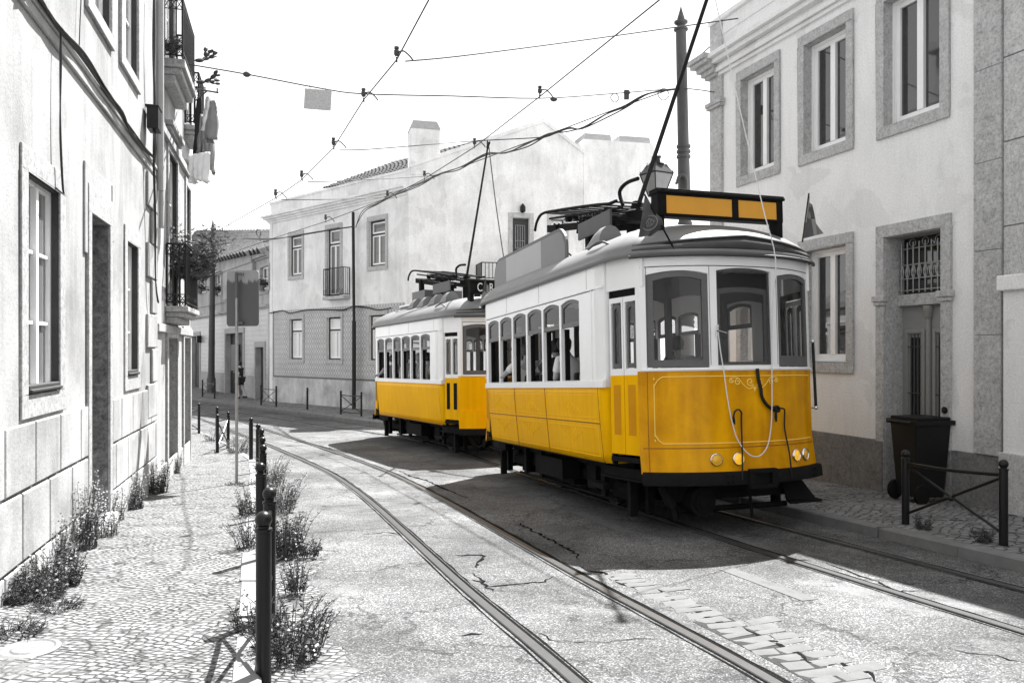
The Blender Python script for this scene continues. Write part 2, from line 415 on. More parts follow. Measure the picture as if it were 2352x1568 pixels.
def kerb(tab, side, h, w, ymax, seed, mat='kerb_stone'):
    rnd = random.Random(seed); mb = MB(); y = -2.5
    while y < ymax:
        L = rnd.uniform(.7, 1.25); y2 = y+L*.93; dh = rnd.uniform(-.006, .008); dx = rnd.uniform(-.012, .012)
        n = 3; prev = None
        for i in range(n+1):
            yy = y+.012+(y2-y-.024)*i/n; x0 = interp(tab, yy)+dx; x1 = x0+side*w
            sec = [(x0, yy, g(yy)-.1), (x0+side*.012, yy, g(yy)+h+dh-.015), (x0+side*.03, yy, g(yy)+h+dh), (x1, yy, g(yy)+h+dh), (x1, yy, g(yy)-.1)]
            if prev:
                for k in range(4): mb.quad(prev[k], prev[k+1], sec[k+1], sec[k])
            if i in (0, n): mb.poly(sec)
            prev = sec
        y = y2
    tag(mb.build('kerb', M[mat], smooth=20), kind='structure')
kerb(KL, -1, .056, .15, 40, 3); kerb(KR, 1, .106, .18, 45, 4, 'kerb_dark')
TL = [(.72, 2.4), (.56, 3.1), (.33, 3.93), (-.27, 5.62), (-.63, 6.69), (-1.12, 8.18), (-1.64, 9.74), (-2.29, 11.54), (-3.09, 13.5), (-4.27, 15.89), (-5.84, 18.81), (-7.3, 21.3), (-9.28, 24.63), (-11.07, 27.36), (-14, 31.5), (-19, 38)]
TR = [(4.65, 0), (3.64, 3), (3.05, 4.75), (2.73, 5.66), (2.17, 7.31), (1.36, 9.82), (.62, 12.0), (-.12, 14.13), (-1.15, 17.09), (-2.05, 19.0), (-3.0, 20.56), (-4.25, 22.24), (-5.98, 24.32), (-7.66, 26.29), (-9.93, 28.98), (-13, 32.6), (-18, 38.5)]
def off_line(pts, d):                        # plan polyline moved d to the right of its direction of travel (away from camera)
    o = []
    for i, p in enumerate(pts):
        t = (pts[min(i+1, len(pts)-1)]-pts[max(i-1, 0)]).normalized(); o.append(p+Vector((t.y, -t.x, 0))*d)
    return o
def rail(tab, d0):
    pts = cat([(x, y, 0) for x, y in tab], 8); mb = MB(); prof = [(-.05, -.04), (-.05, .010), (-.045, .014), (.012, .014), (.016, -.035), (.018, -.04)]
    lines = [(off_line(pts, d0+a), z) for a, z in prof]
    for (l0, z0), (l1, z1) in zip(lines, lines[1:]):
        for i in range(len(pts)-1):
            q = [l0[i], l1[i], l1[i+1], l0[i+1]]; zz = [z0, z1, z1, z0]
            mb.quad(*[(p.x, p.y, g(p.y)+z) for p, z in zip(q, zz)])
    tag(mb.build('tram_rail', M['steel_rail'], smooth=30), kind='structure')
for tab in (TL, TR):
    rail(tab, 0)
    pts = tab
    rail(tab, .93)
# gutter band of stone setts showing beside the right rail of the near track
def setts(name, path, d0, d1, s_range, size, seed, hi=.03, mat='kerb_stone'):
    rnd = random.Random(seed); mb = MB(); pts = cat([(x, y, 0) for x, y in path], 12)
    L = [0]
    for a, b in zip(pts, pts[1:]): L.append(L[-1]+(b-a).length)
    def at(s):
        for i in range(len(L)-1):
            if L[i+1] >= s: break
        t = (s-L[i])/(L[i+1]-L[i]); d = (pts[i+1]-pts[i]).normalized(); return pts[i].lerp(pts[i+1], t), Vector((d.y, -d.x, 0)), d
    s = s_range[0]
    while s < s_range[1]:
        ds = size*rnd.uniform(.75, 1.2); x = d0+rnd.uniform(-.02, .03)
        lim = d1*(.75+.35*math.sin(s*1.7+seed)*.6+.2*rnd.random())
        while x < lim:
            dx = size*rnd.uniform(1.5, 2.9)
            p, nrm, d = at(s); w = ds*.41; l = dx*.46; c = p+nrm*(x+dx/2); h = .004+rnd.uniform(0, hi*.45)
            zz = g(c.y); a = rnd.uniform(-.1, .1); dd = (d*math.cos(a)+nrm*math.sin(a)); nn = Vector((dd.y, -dd.x, 0))
            j = lambda: rnd.uniform(.8, 1.1)
            lo = [c+nn*l*sx*j()+dd*w*sy*j() for sx, sy in ((-1, -1), (1, -1), (1, 1), (-1, 1))]
            mb.add([(q.x, q.y, zz-.02) for q in lo]+[(q.x, q.y, zz+h*.5) for q in lo]+[(c.x+(q.x-c.x)*.72, c.y+(q.y-c.y)*.72, zz+h+rnd.uniform(-.004, .004)) for q in lo],
                   [(0,1,5,4),(1,2,6,5),(2,3,7,6),(3,0,4,7),(4,5,9,8),(5,6,10,9),(6,7,11,10),(7,4,8,11),(8,9,10,11)])
            x += dx
        s += ds
    return tag(mb.build(name, M[mat], smooth=50), kind='structure')
near_r = off_line(cat([(x, y, 0) for x, y in TL], 1), 1.0)
setts('stone_setts', [(p.x, p.y) for p in near_r[:9]], .09, .40, (.2, 3.7), .105, 5, .016, 'sett_stone')
def bed(path, d0, d1, n0, n1):
    pts = cat([(x, y, 0) for x, y in path], 12)[n0:n1]; rnd = random.Random(3); mb = MB(); prev = None
    for p, q in zip(off_line(pts, d0), off_line(pts, d1)):
        e = p.lerp(q, rnd.uniform(.8, 1.1)); s_ = (Vector((p.x, p.y, g(p.y)+.002)), Vector((e.x, e.y, g(e.y)+.002)))
        if prev: mb.quad(prev[0], prev[1], s_[1], s_[0])
        prev = s_
    tag(mb.build('sett_bed', M['sett_gap'], smooth=0), kind='structure')
bed([(p.x, p.y) for p in near_r[:9]], .09, .36, 1, 30)
mb = MB(); rnd = random.Random(8); prev = None; y = -1.0
while y < 13:
    x0 = interp(KL, y)+.01; x1 = x0+.30+.16*rnd.random()+.07*math.sin(y*2.1); s_ = (Vector((x0, y, g(y)+.003)), Vector((x1, y, g(y)+.003)))
    if prev: mb.quad(prev[0], prev[1], s_[1], s_[0])
    prev = s_; y += .13
tag(mb.build('gutter', M['calcada'], smooth=0), kind='structure')
# long jagged cracks in the asphalt, filled with dirt
def crack(name, pts, w, seed):
    rnd = random.Random(seed); q = [gp(*p) for p in pts]; fine = []
    for a, b in zip(q, q[1:]):
        n = max(2, int((b-a).length/.05)); d = (b-a); nn = Vector((-d.y, d.x, 0)).normalized()
        for k in range(n): fine.append(a.lerp(b, k/n)+nn*rnd.gauss(0, .014))
    fine.append(q[-1]); mb = MB(); L = len(fine); prev = None
    for i, p in enumerate(fine):
        d = (fine[min(i+1, L-1)]-fine[max(i-1, 0)]); nn = Vector((-d.y, d.x, 0)).normalized(); ww = w*(.25+rnd.random()*1.1)*min(1, 4*i/L+.15, 4*(L-1-i)/L+.15)
        s = (p-nn*ww*.5, p+nn*ww*.5); s = [Vector((v.x, v.y, g(v.y)+.0035)) for v in s]
        if prev: mb.quad(prev[0], prev[1], s[1], s[0])
        prev = s
    tag(mb.build(name, M['dirt_and_groove_shade'], smooth=0), kind='structure')
crack('road_crack', [(1325, 1300), (1350, 1310), (1395, 1316), (1420, 1336), (1445, 1345), (1500, 1350), (1530, 1370), (1560, 1386)], .055, 1)
crack('road_crack', [(1560, 1386), (1615, 1412), (1690, 1440), (1735, 1456), (1780, 1474), (1830, 1500), (1850, 1518), (1925, 1522), (2000, 1545), (2015, 1572)], .045, 2)
crack('road_crack', [(1030, 1276), (1105, 1274), (1108, 1284), (1094, 1290), (1096, 1304)], .035, 3)
crack('road_crack', [(1084, 1315), (1120, 1346), (1180, 1342), (1240, 1338), (1272, 1322)], .02, 4)
crack('road_crack', [(1088, 1330), (1116, 1340), (1132, 1358)], .03, 5)
crack('road_crack', [(1180, 1195), (1230, 1222), (1275, 1245), (1320, 1270), (1330, 1285)], .035, 6)
crack('road_crack', [(915, 1080), (940, 1092), (985, 1105), (1005, 1115), (1040, 1130), (1080, 1145)], .05, 7)
crack('road_crack', [(1880, 1290), (1960, 1315), (2010, 1335), (2060, 1358), (2130, 1356)], .022, 8)
crack('road_crack', [(1690, 1108), (1740, 1125)], .02, 9)
crack('road_crack', [(2180, 1488), (2220, 1498), (2290, 1506), (2352, 1520)], .015, 10)
crack('road_crack', [(1230, 1448), (1262, 1468), (1330, 1476), (1440, 1470), (1520, 1466)], .012, 11)
crack('road_crack', [(650, 1010), (720, 1020), (780, 1034)], .04, 12)
crack('road_crack', [(1060, 1460), (1110, 1456)], .03, 13)
crack('road_crack', [(830, 1228), (880, 1222), (925, 1226)], .022, 14)
# dirt in the joint beside the rails, faded road markings
def strip(name, pts2, w, dz, m):
    mb = MB(); pts = [Vector((x, y, 0)) for x, y in pts2]; a, b = off_line(pts, -w/2), off_line(pts, w/2)
    for i in range(len(pts)-1):
        mb.quad(*[(p.x, p.y, g(p.y)+dz) for p in (a[i], b[i], b[i+1], a[i+1])])
    return tag(mb.build(name, m, smooth=0), kind='structure')
m_, nt_, b_ = NM('worn_marking')
v_ = co(nt_); mk_ = ramp(nt_, noise(nt_, v_, 9, 8, .75), [(.40, 0), (.52, 1)])
lk(nt_, mix(nt_, mk_, .062, .088), b_.inputs['Base Color']); b_.inputs['Roughness'].default_value = .8; M['worn_marking'] = m_
def mark(p0, p1, w): 
    a, b = gp(*p0), gp(*p1); n = 6
    strip('road_marking', [(a.x+(b.x-a.x)*i/n, a.y+(b.y-a.y)*i/n) for i in range(n+1)], w, .004, M['worn_marking'])
def joints(tab, d):
    pts = off_line(cat([(x, y, 0) for x, y in tab], 8), d); rnd = random.Random(int(d*100)); mb = MB(); prev = None
    for p, q in zip(pts, off_line(pts, .04)):
        w = .006+.014*rnd.random(); e = p+(q-p).normalized()*w; s_ = (Vector((p.x, p.y, g(p.y)+.003)), Vector((e.x, e.y, g(e.y)+.003)))
        if prev: mb.quad(prev[0], prev[1], s_[1], s_[0])
        prev = s_
    tag(mb.build('rail_joint', M['dirt_and_groove_shade'], smooth=0), kind='structure')
def groove(tab, d):
    a, b = off_line(cat([(x, y, 0) for x, y in tab], 8), d+.014), off_line(cat([(x, y, 0) for x, y in tab], 8), d+.040); mb = MB()
    for i in range(len(a)-1): mb.quad(*[(p.x, p.y, g(p.y)+.009) for p in (a[i], b[i], b[i+1], a[i+1])])  # flat dark strip stands in for the shade inside the groove
    tag(mb.build('rail_groove_shade', M['dirt_and_groove_shade'], smooth=0), kind='structure')
for tab in (TL, TR):
    for d in (0, .93): groove(tab, d)
    for d in (.057, .987): joints(tab, d)
    for d in (-.085, .845): joints(tab, d)
mark((1668, 1306), (1862, 1378), .14); mark((1328, 1176), (1450, 1226), .14)
mark((470, 930), (500, 924), .3)

# ================================================================= buildings
class Fr:                                    # a facade: s runs along it (rightwards in view), y goes into the building, z is world height
    def __init__(s, O, e, z0):
        s.O = Vector(O); s.e = Vector(e).normalized(); s.i = Vector((-s.e.y, s.e.x)); s.z0 = z0
        s.rot = math.atan2(s.e.y, s.e.x)
    def s(s, px, d=0):                       # d = depth (into the wall); negative = proud of it
        t = (px-CX)/F; o = s.O+s.i*d
        return (t*o.y-o.x)/(s.e.x-t*s.e.y)
    def Y(s, ss, d=0): return s.O.y+s.i.y*d+ss*s.e.y
    def z(s, px, py, d=0): return CZ+(HY-py)/F*s.Y(s.s(px, d), d)
    def sz(s, px, py, d=0): return s.s(px, d), s.z(px, py, d)
    def w(s, ss, d, z): q = s.O+s.e*ss+s.i*d; return Vector((q.x, q.y, z))
    def thing(s, name, label, category, group=None): return thing(name, label, category, (s.O.x, s.O.y, s.z0), s.rot, group, s.z0)
def wall(t, name, m, s0, s1, z0, z1, holes=(), thick=.35, reveal=.3, back=6, top=True, extra=None):
    mb = MB(); S = sorted({s0, s1}|{h[0] for h in holes}|{h[1] for h in holes}); Zs = sorted({z0, z1}|{h[2] for h in holes}|{h[3] for h in holes})
    S = [x for x in S if s0 <= x <= s1]; Zs = [x for x in Zs if z0 <= x <= z1]
    for a, b in zip(S, S[1:]):
        for c, d in zip(Zs, Zs[1:]):
            ms, mz = (a+b)/2, (c+d)/2
            if any(h[0] < ms < h[1] and h[2] < mz < h[3] for h in holes): continue
            mb.quad((a, 0, c), (b, 0, c), (b, 0, d), (a, 0, d))
    for a, b, c, d in [h[:4] for h in holes]:
        r = reveal
        mb.quad((a, 0, c), (a, r, c), (a, r, d), (a, 0, d)); mb.quad((b, 0, c), (b, r, c), (b, r, d), (b, 0, d))
        mb.quad((a, 0, d), (b, 0, d), (b, r, d), (a, r, d)); mb.quad((a, 0, c), (b, 0, c), (b, r, c), (a, r, c))
        mb.quad((a, r, c), (b, r, c), (b, r, d), (a, r, d))
    mb.quad((s0, 0, z0), (s0, back, z0), (s0, back, z1), (s0, 0, z1)); mb.quad((s1, 0, z0), (s1, back, z0), (s1, back, z1), (s1, 0, z1))
    mb.quad((s0, back, z0), (s1, back, z0), (s1, back, z1), (s0, back, z1))
    if top: mb.quad((s0, 0, z1), (s1, 0, z1), (s1, back, z1), (s0, back, z1))
    return mb.build(name, m, t, smooth=0)
def surround(t, m, a, b, c, d, w, proud=.03, wt=None, wb=None, depth=.0, name='window_surround', bottom=True):
    wt = wt or w; wb = wb or w; mb = MB(); e = .002
    mb.box(a-w, a+e, -proud, depth, c, d); mb.box(b-e, b+w, -proud, depth, c, d)
    mb.box(a-w, b+w, -proud, depth, d, d+wt)
    if bottom: mb.box(a-w, b+w, -proud, depth, c-wb, c)
    return mb.build(name, m, t, smooth=0, bev=.008)
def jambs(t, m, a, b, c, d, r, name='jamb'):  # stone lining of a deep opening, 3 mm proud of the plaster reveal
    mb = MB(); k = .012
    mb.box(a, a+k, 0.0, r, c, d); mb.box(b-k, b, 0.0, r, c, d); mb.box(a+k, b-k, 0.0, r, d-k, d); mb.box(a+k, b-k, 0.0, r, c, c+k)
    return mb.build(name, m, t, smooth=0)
def window(t, a, b, c, d, dep=.15, fw=.06, rows=(), transom=None, pane='pane_dark', outer='white_paint', outer_w=0, mullion=True, name='window', mid=.07):
    """sashes set dep into the wall; rows = glazing bar heights (fractions)"""
    mb = MB(); y0, y1 = dep, dep+.05
    if outer_w:
        ob = MB(); w = outer_w
        ob.box(a, a+w, y0-.03, y1, c, d); ob.box(b-w, b, y0-.03, y1, c, d); ob.box(a+w, b-w, y0-.03, y1, d-w, d); ob.box(a+w, b-w, y0-.03, y1, c, c+w)
        if transom: zt = c+(d-c)*transom; ob.box(a+w, b-w, y0-.03, y1, zt-w*.5, zt+w*.5)
        of = ob.build(name, M[outer], t, smooth=0, bev=.006); a, b, c, d = a+w, b-w, c+w, d-w
    parts = [(c, d)]
    if transom and outer_w: parts = [(c, zt-outer_w*.5), (zt+outer_w*.5, d)]
    for i, (p, q) in enumerate(parts):
        mb.box(a, a+fw, y0, y1, p, q); mb.box(b-fw, b, y0, y1, p, q); mb.box(a+fw, b-fw, y0, y1, q-fw, q); mb.box(a+fw, b-fw, y0, y1, p, p+fw*1.15)
        if mullion and not (i == 1): mb.box((a+b)/2-mid/2, (a+b)/2+mid/2, y0-.012, y1, p+fw*1.15, q-fw)
        if i == 0:
            for r in rows: zr = p+(q-p)*r; mb.box(a+fw, b-fw, y0+.008, y1, zr-.014, zr+.014)
    if outer_w: fr = mb.build('sash', M['white_paint'], of, smooth=0, bev=.004); root = of
    else: fr = mb.build(name, M['white_paint'], t, smooth=0, bev=.004); root = fr
    pb = MB()
    for p, q in parts: pb.quad((a+.01, y1-.018, p), (b-.01, y1-.018, p), (b-.01, y1-.018, q), (a+.01, y1-.018, q))
    pb.build('pane', M[pane], root, smooth=0)
    return root
def iron_railing(mb, pts, z0, z1, step=.11, r=.007, bands=True):
    """vertical bars between rails along plan points; crossed bands at top and bottom"""
    for p, q in zip(pts, pts[1:]):
        p, q = Vector(p), Vector(q); L = (q-p).length; n = max(2, round(L/step)); d = (q-p)/n
        for zz, rr in ((z1, .018), (z0+.03, .014)): mb.tube([(p.x, p.y, zz), (q.x, q.y, zz)], rr, 6)
        h = .15
        if bands:
            for zz in (z0+h, z1-h): mb.tube([(p.x, p.y, zz), (q.x, q.y, zz)], .009, 5)
        for k in range(n+1):
            c = p+d*k; mb.tube([(c.x, c.y, z0), (c.x, c.y, z1)], .016 if k in (0, n) else r, 5)
        if bands:
            for k in range(n):
                c, e = p+d*k, p+d*(k+1)
                for lo, hi in ((z0+.03, z0+h), (z1-h, z1)):
                    mb.tube([(c.x, c.y, lo), (e.x, e.y, hi)], .006, 4); mb.tube([(c.x, c.y, hi), (e.x, e.y, lo)], .006, 4)

# ---------------------------------------------------------------- near left house
LA = Fr((-1.88, 0), (-.2805, 1), -.35); e_ = LA.e
SA = LA.s(357); SEND = LA.s(436)
t = LA.thing('house', 'weathered white plastered house at the left edge with cable bundle along its ledge', 'house')
w1 = (LA.s(60), LA.s(134), 1.13, 2.74); w2 = (LA.s(290), LA.s(315), 1.15, 2.73); dr = (LA.s(204), LA.s(247), -.6, 2.75)
u1 = (LA.s(278)-.0, LA.s(313), 4.77, 6.7); u2 = (LA.s(205), LA.s(250), 4.75, 6.7)
u2 = (u2[0]-.05, u2[1], 4.75, 6.7); u3 = (LA.s(60)-.9, LA.s(60)-.02, 4.75, 6.7)
EX = [(q, q+.82, z, z+1.62) for q in (-5.2, -8.4, -11.6, -14.8) for z in (1.13, 4.75)]   # the rest of the house, seen only in reflections
wall(t, 'wall', M['stucco_left'], -19, SA-.01, -.9, 9.5, [w1, w2, dr, u1, u2, u3]+EX, reveal=.42)
for w in EX: surround(t, M['stone_left'], *w, .15, .035); window(t, *w, dep=.06, fw=.05, rows=(.33, .66), pane='pane_mid')
for k, w in enumerate((w1, w2)):
    surround(t, M['stone_left'], *w, .15, .018, .17, .17)
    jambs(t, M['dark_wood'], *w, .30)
    window(t, *w, dep=.05 if k == 0 else .06, fw=.05, rows=(.33, .66), pane='pane_mid', outer='white_paint', mid=.06)
    mb = MB(); mb.box(w[0]+.013, w[1]-.013, -.02, .049, w[2]+.012, w[2]+.07); mb.box(w[0]+.013, w[1]-.013, -.04, .0, w[2]+.013, w[2]+.04); mb.build('sill', M['dark_wood'], t, smooth=0, bev=.01)
for w in (u1, u2, u3):
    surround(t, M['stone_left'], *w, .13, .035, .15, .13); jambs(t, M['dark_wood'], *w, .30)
    window(t, *w, dep=.055, fw=.05, rows=(.33, .66), pane='pane_mid')
surround(t, M['stone_left'], dr[0], dr[1], dr[2], dr[3], .12, .03, .26, bottom=False, name='door_surround')
mb = MB(); a, b, c, d = dr
mb.box(a-.22, a-.12, -.02, 0, 2.35, 3.19); mb.box(a-.12, b+.12, -.015, 0, 3.01, 3.19); mb.box(b+.12, b+.2, -.025, 0, 2.6, 3.19)
mb.build('hood_mould', M['stucco_left'], t, smooth=0, bev=.006)
jambs(t, M['stone_rough'], a, b, -.4, d, .40)
mb = MB(); mb.box(a+.013, b-.013, .36, .41, -.4, d-.014)
for zz in (.1, .85, 1.75): mb.box(a+.12, b-.12, .34, .36, zz, zz+.62)
dd = mb.build('door', M['dark_wood'], t, smooth=0, bev=.006)
mb = MB(); mb.box(a-.02, b+.04, -.10, .36, -.7, g(7.9)+.16); mb.build('step', M['slab_stone'], t, smooth=0, bev=.02)
mb = MB()                                    # dressed plinth blocks left and right of the door
def blocks(x0, x1, z0, z1, L, ph):
    x = x0-ph
    while x < x1:
        p, q = max(x0, x+.01), min(x1, x+L-.012)
        if q-p > .05: mb.box(p, q, -.028, .0, z0, z1)
        x += L
for x0, x1 in ((-1, a-.135), (b+.135, SA-.03)):
    mb = MB()
    blocks(x0, x1, .475, .935, .66, .2); blocks(x0, x1, -.02, .455, .66, .5); blocks(x0, x1, -.9, -.04, .66, .2)
    mb.build('plinth', M['plinth_left'], t, smooth=0, bev=.012)
mb = MB(); mb.box(-19, SA-.02, -.028, 0, 3.88, 3.97); mb.box(-19, SA-.02, -.045, 0, 3.97, 4.02); mb.build('ledge', M['stucco_left'], t, smooth=0, bev=.01)
mb = MB(); z = 3.82; k = 0
while z > 1.0:
    h = .47; x0 = SA-.80 if k % 2 == 0 else SA-.45
    mb.box(x0, SA-.04, -.035, 0, z-h+.02, z-.0); z -= h; k += 1
mb.build('quoin', M['stucco_left'], t, smooth=0, bev=.012)
mb = MB(); mb.tube([(SA-.05, -.07, 3.7), (SA-.05, -.07, 9.4)], .05, 10); mb.tube([(SA+.12, -.06, 3.2), (SA+.12, -.06, 9.4)], .035, 8); mb.build('downpipe', M['lead_grey'], t)
# cables on the near left house
def bundle(name, label, pts, n, rad, spread, seed, cat_='cable', mat='wire', part='cable'):
    rnd = random.Random(seed); base = Vector(pts[0]); t = thing(name, label, cat_, base)
    for k in range(n):
        o = [Vector((rnd.uniform(-1, 1), rnd.uniform(-1, 1), rnd.uniform(-1, 1)))*spread for _ in pts]
        mb = MB(); mb.tube(cat([Vector(p)+q-base for p, q in zip(pts, o)], 5), rad, 5); mb.build(part, M[mat], t)
    return t
def onA(px, py, d=-.055): s_, z_ = LA.sz(px, py, d); return LA.w(s_, d, z_)
bundle('cable_bundle', 'thick bundle of black cables sagging along the ledge of the left house', [onA(*p) for p in ((60, -40), (90, 0), (140, 68), (190, 126), (235, 200), (275, 255), (300, 300), (330, 340), (352, 362))], 7, .010, .02, 2)
bundle('cable_drop', 'pair of thin cables hanging from the bundle to the lintel of the left window', [onA(*p) for p in ((141, 66), (140, 150), (139, 300), (143, 425), (146, 447), (138, 440), (128, 432))], 2, .006, .008, 3)
bundle('wall_cable', 'single thin cable running straight up the left house wall', [onA(*p, -.03) for p in ((182, 122), (184, 60), (187, -30))], 1, .005, .002, 4)
bundle('corner_cable', 'black cables running down the corner between the two left houses', [onA(*p, -.1) for p in ((354, -20), (353, 110), (356, 250), (352, 362), (356, 500), (358, 640), (362, 694))], 3, .008, .012, 5)
b0 = onA(337, 300, -.02)
t = thing('junction_box', 'small black junction box on the left house near its corner', 'junction box', b0, LA.rot)
mb = MB(); mb.box(-.14, .14, -.16, -.02, .0, .3); mb.box(-.15, .15, -.17, 0, .28, .31); mb.build('box', M['iron'], t, smooth=0, bev=.01)
mb = MB()
for k in range(4): mb.tube(cat([(-.08+.05*k, -.09, .0), (-.1+.05*k, -.1, -.12), (-.03+.04*k, -.1, -.24), (.05, -.09, -.4)], 4), .009, 5)
mb.build('cable', M['wire'], t)

# ---------------------------------------------------------------- second left house, with balconies
t = thing('house', 'pale house with iron balconies on the left beyond the cable corner', 'house', tuple(LA.w(SA, 0, 0))[:2]+(-.75,), LA.rot); Z0[t] = -.75
LB = Fr(LA.w(SA, 0, 0)[:2], LA.e, -.75)
bd1 = (LB.s(383), LB.s(404), -.7, LB.z(384, 771)); bd2 = (LB.s(420), LB.s(434), -.7, LB.z(420, 775))
bu1 = (LB.s(385), LB.s(405), 2.15, LB.z(386, 345)); bu2 = (LB.s(425.5), LB.s(435), 2.2, LB.z(426, 425))
bt1 = (LB.s(378), LB.s(398), 5.8, 8.2); SBE = LB.s(437)
bd1 = (bd1[0], bd1[1], -.7, 1.65)
HB = [bd1, bd2, bu1, bu2, bt1]
wall(t, 'wall', M['stucco_b'], .01, SBE, -1.2, 9.3, HB, reveal=.3)
for w in (bu1, bu2, bt1):
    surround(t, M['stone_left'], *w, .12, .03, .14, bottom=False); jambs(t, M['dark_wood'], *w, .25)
    window(t, *w, dep=.06, fw=.05, rows=(.4, .7), pane='pane_mid')
    mb = MB(); mb.box(w[0]-.2, w[1]+.2, -.11, 0, w[3]+.34, w[3]+.42); mb.box(w[0]-.16, w[1]+.16, -.07, 0, w[3]+.28, w[3]+.34); mb.build('hood', M['stucco_b'], t, smooth=0, bev=.01)
for w, m in ((bd1, 'dark_wood'), (bd2, 'sash_grey')):
    surround(t, M['stone_left'], *w, .13, .035, .2, bottom=False, name='door_surround'); jambs(t, M['stone_left'], *w, .2)
    mb = MB(); mb.box(w[0]+.014, w[1]-.014, .2, .25, w[2], w[3]-.014)
    for k in range(4): mb.box(w[0]+.1, w[1]-.1, .185, .2, w[2]+.4+.55*k, w[2]+.85+.55*k)
    d_ = mb.build('door', M[m], t, smooth=0, bev=.006)
    mb = MB(); mb.tube([(w[0]+.06, .16, .55), (w[0]+.14, .16, .55)], .012, 6); mb.build('handle', M['zinc'], d_)
mb = MB(); mb.box(.02, SBE-.02, -.06, 0, LB.z(372, 300)-.06, LB.z(372, 300)+.06); mb.build('ledge', M['stucco_b'], t, smooth=0, bev=.01); mb = MB(); mb.box(.02, SBE+.02, -.05, 0, 1.72, 1.84); mb.build('ledge', M['stucco_b'], t, smooth=0, bev=.01)
mb = MB(); mb.box(.02, SBE, -.025, 0, -1.2, -.25); mb.build('plinth', M['plinth_left'], t, smooth=0, bev=.01)
mb = MB(); mb.box(.0, SBE+.15, -.25, 6, 9.3, 9.5); mb.build('cornice', M['stucco_b'], t, smooth=0)
def balcony(t, s0, s1, p, z0, hr, slab=.16):
    mb = MB(); mb.box(s0, s1, -p, 0, z0-slab*.55, z0); mb.box(s0+.05, s1-.05, -p+.05, 0, z0-slab, z0-slab*.55); mb.box(s0+.08, s1-.08, -p*.55, 0, z0-slab*1.6, z0-slab)
    b = mb.build('balcony', M['stone_left'], t, smooth=0, bev=.015)
    mb = MB(); q = .04; iron_railing(mb, [(s0+q, -.02, 0), (s0+q, -p+q, 0), (s1-q, -p+q, 0), (s1-q, -.02, 0)], z0+.03, z0+hr, .08, .012)
    mb.build('railing', M['iron'], b)
    return b
balcony(t, LB.s(378.6), LB.s(378.6)+1.62, .33, 2.13, .95)
balcony(t, LB.s(371.8), LB.s(371.8)+1.55, .32, 5.80, .90, .22)
balcony(t, SBE-.95, SBE-.02, .28, LB.z(430, 301), .95)
# drying bracket and washing on the second left house
SLb = LB.s(430)
def onB(px, py, d): s_, z_ = LB.sz(px, py, d); return LB.w(s_, d, z_)
t = thing('drying_rack', 'iron arm with washing lines sticking out below the upper left balcony', 'drying rack', onB(440, 206, -.3), LB.rot)
b0 = onB(440, 206, -.3); iv = Matrix.Rotation(-LB.rot, 4, 'Z')
L_ = lambda px, py, d: iv @ (onB(px, py, d)-b0)
mb = MB(); mb.tube([L_(440, 203, -.2), L_(500, 213, -.85)], .014, 6); mb.tube([L_(448, 232, -.25), L_(476, 209, -.6)], .012, 6)
for px in (452, 471, 499): q = L_(px, 206+(px-440)*.14, -.2-(px-440)/60*.65); mb.tube([q, q+Vector((0, 0, .07))], .01, 5)
mb.build('arm', M['iron'], t)
mb = MB()
for d in (-.3, -.6, -.85): q = Vector((L_(440, 206, -.2).x, 0, 0)); mb.tube([(q.x, d+.3, .05), (q.x+.9, d+.3, .02)], .004, 4)
mb.build('line', M['wire'], t)
def washing(label, px, py, d, w, h, m, seed, ds=0.0, cone=.5):
    rnd = random.Random(seed); b0 = onB(px, py, d); t = thing('washing', label, 'washing', b0, LB.rot+rnd.uniform(-.4, .4)+.6)
    mb = MB(); nx, nz = 20, 12; ph = rnd.uniform(0, 6)
    rows = []
    for j in range(nz+1):
        v = j/nz; ww = w*(1-cone+cone*v) if cone >= 0 else w*(1+cone*v); sag = .10*h*math.sin(v*2)
        rows.append([Vector(((i/nx-.5)*ww+.05*v*math.sin(ph+i), (.06*math.sin(ph+i*1.1+v*2)+.03*math.sin(i*2.3+v*5+seed))*(.35+v), -h*v-.12*h*v*abs(i/nx-.5)*2*rnd.uniform(.7, 1.2))) for i in range(nx+1)])
    for a, b in zip(rows, rows[1:]):
        for i in range(nx): mb.quad(a[i], a[i+1], b[i+1], b[i])
    o = mb.build('cloth', M[m], t, smooth=180); so = o.modifiers.new('thickness', 'SOLIDIFY'); so.thickness = .006
washing('dark patterned cloth hanging from the drying arm nearest the balcony', 458, 222, -.36, .34, 1.15, 'cloth_dark', 1)
washing('pale grey shirt hanging low from the drying lines', 474, 262, -.52, .40, .9, 'cloth_grey', 2)
washing('striped dark cloth pegged at the outer end of the drying arm', 488, 232, -.72, .26, .55, 'flag_mid', 3)
washing('white cloth pegged beside the striped one on the drying arm', 480, 222, -.62, .2, .5, 'cloth_white', 4)
washing('small grey towel hanging lowest under the drying arm', 464, 305, -.42, .22, .55, 'cloth_grey', 5)
washing('wide white sheet billowing below the other washing', 458, 352, -.5, .40, .42, 'cloth_white', 6, cone=-.1)

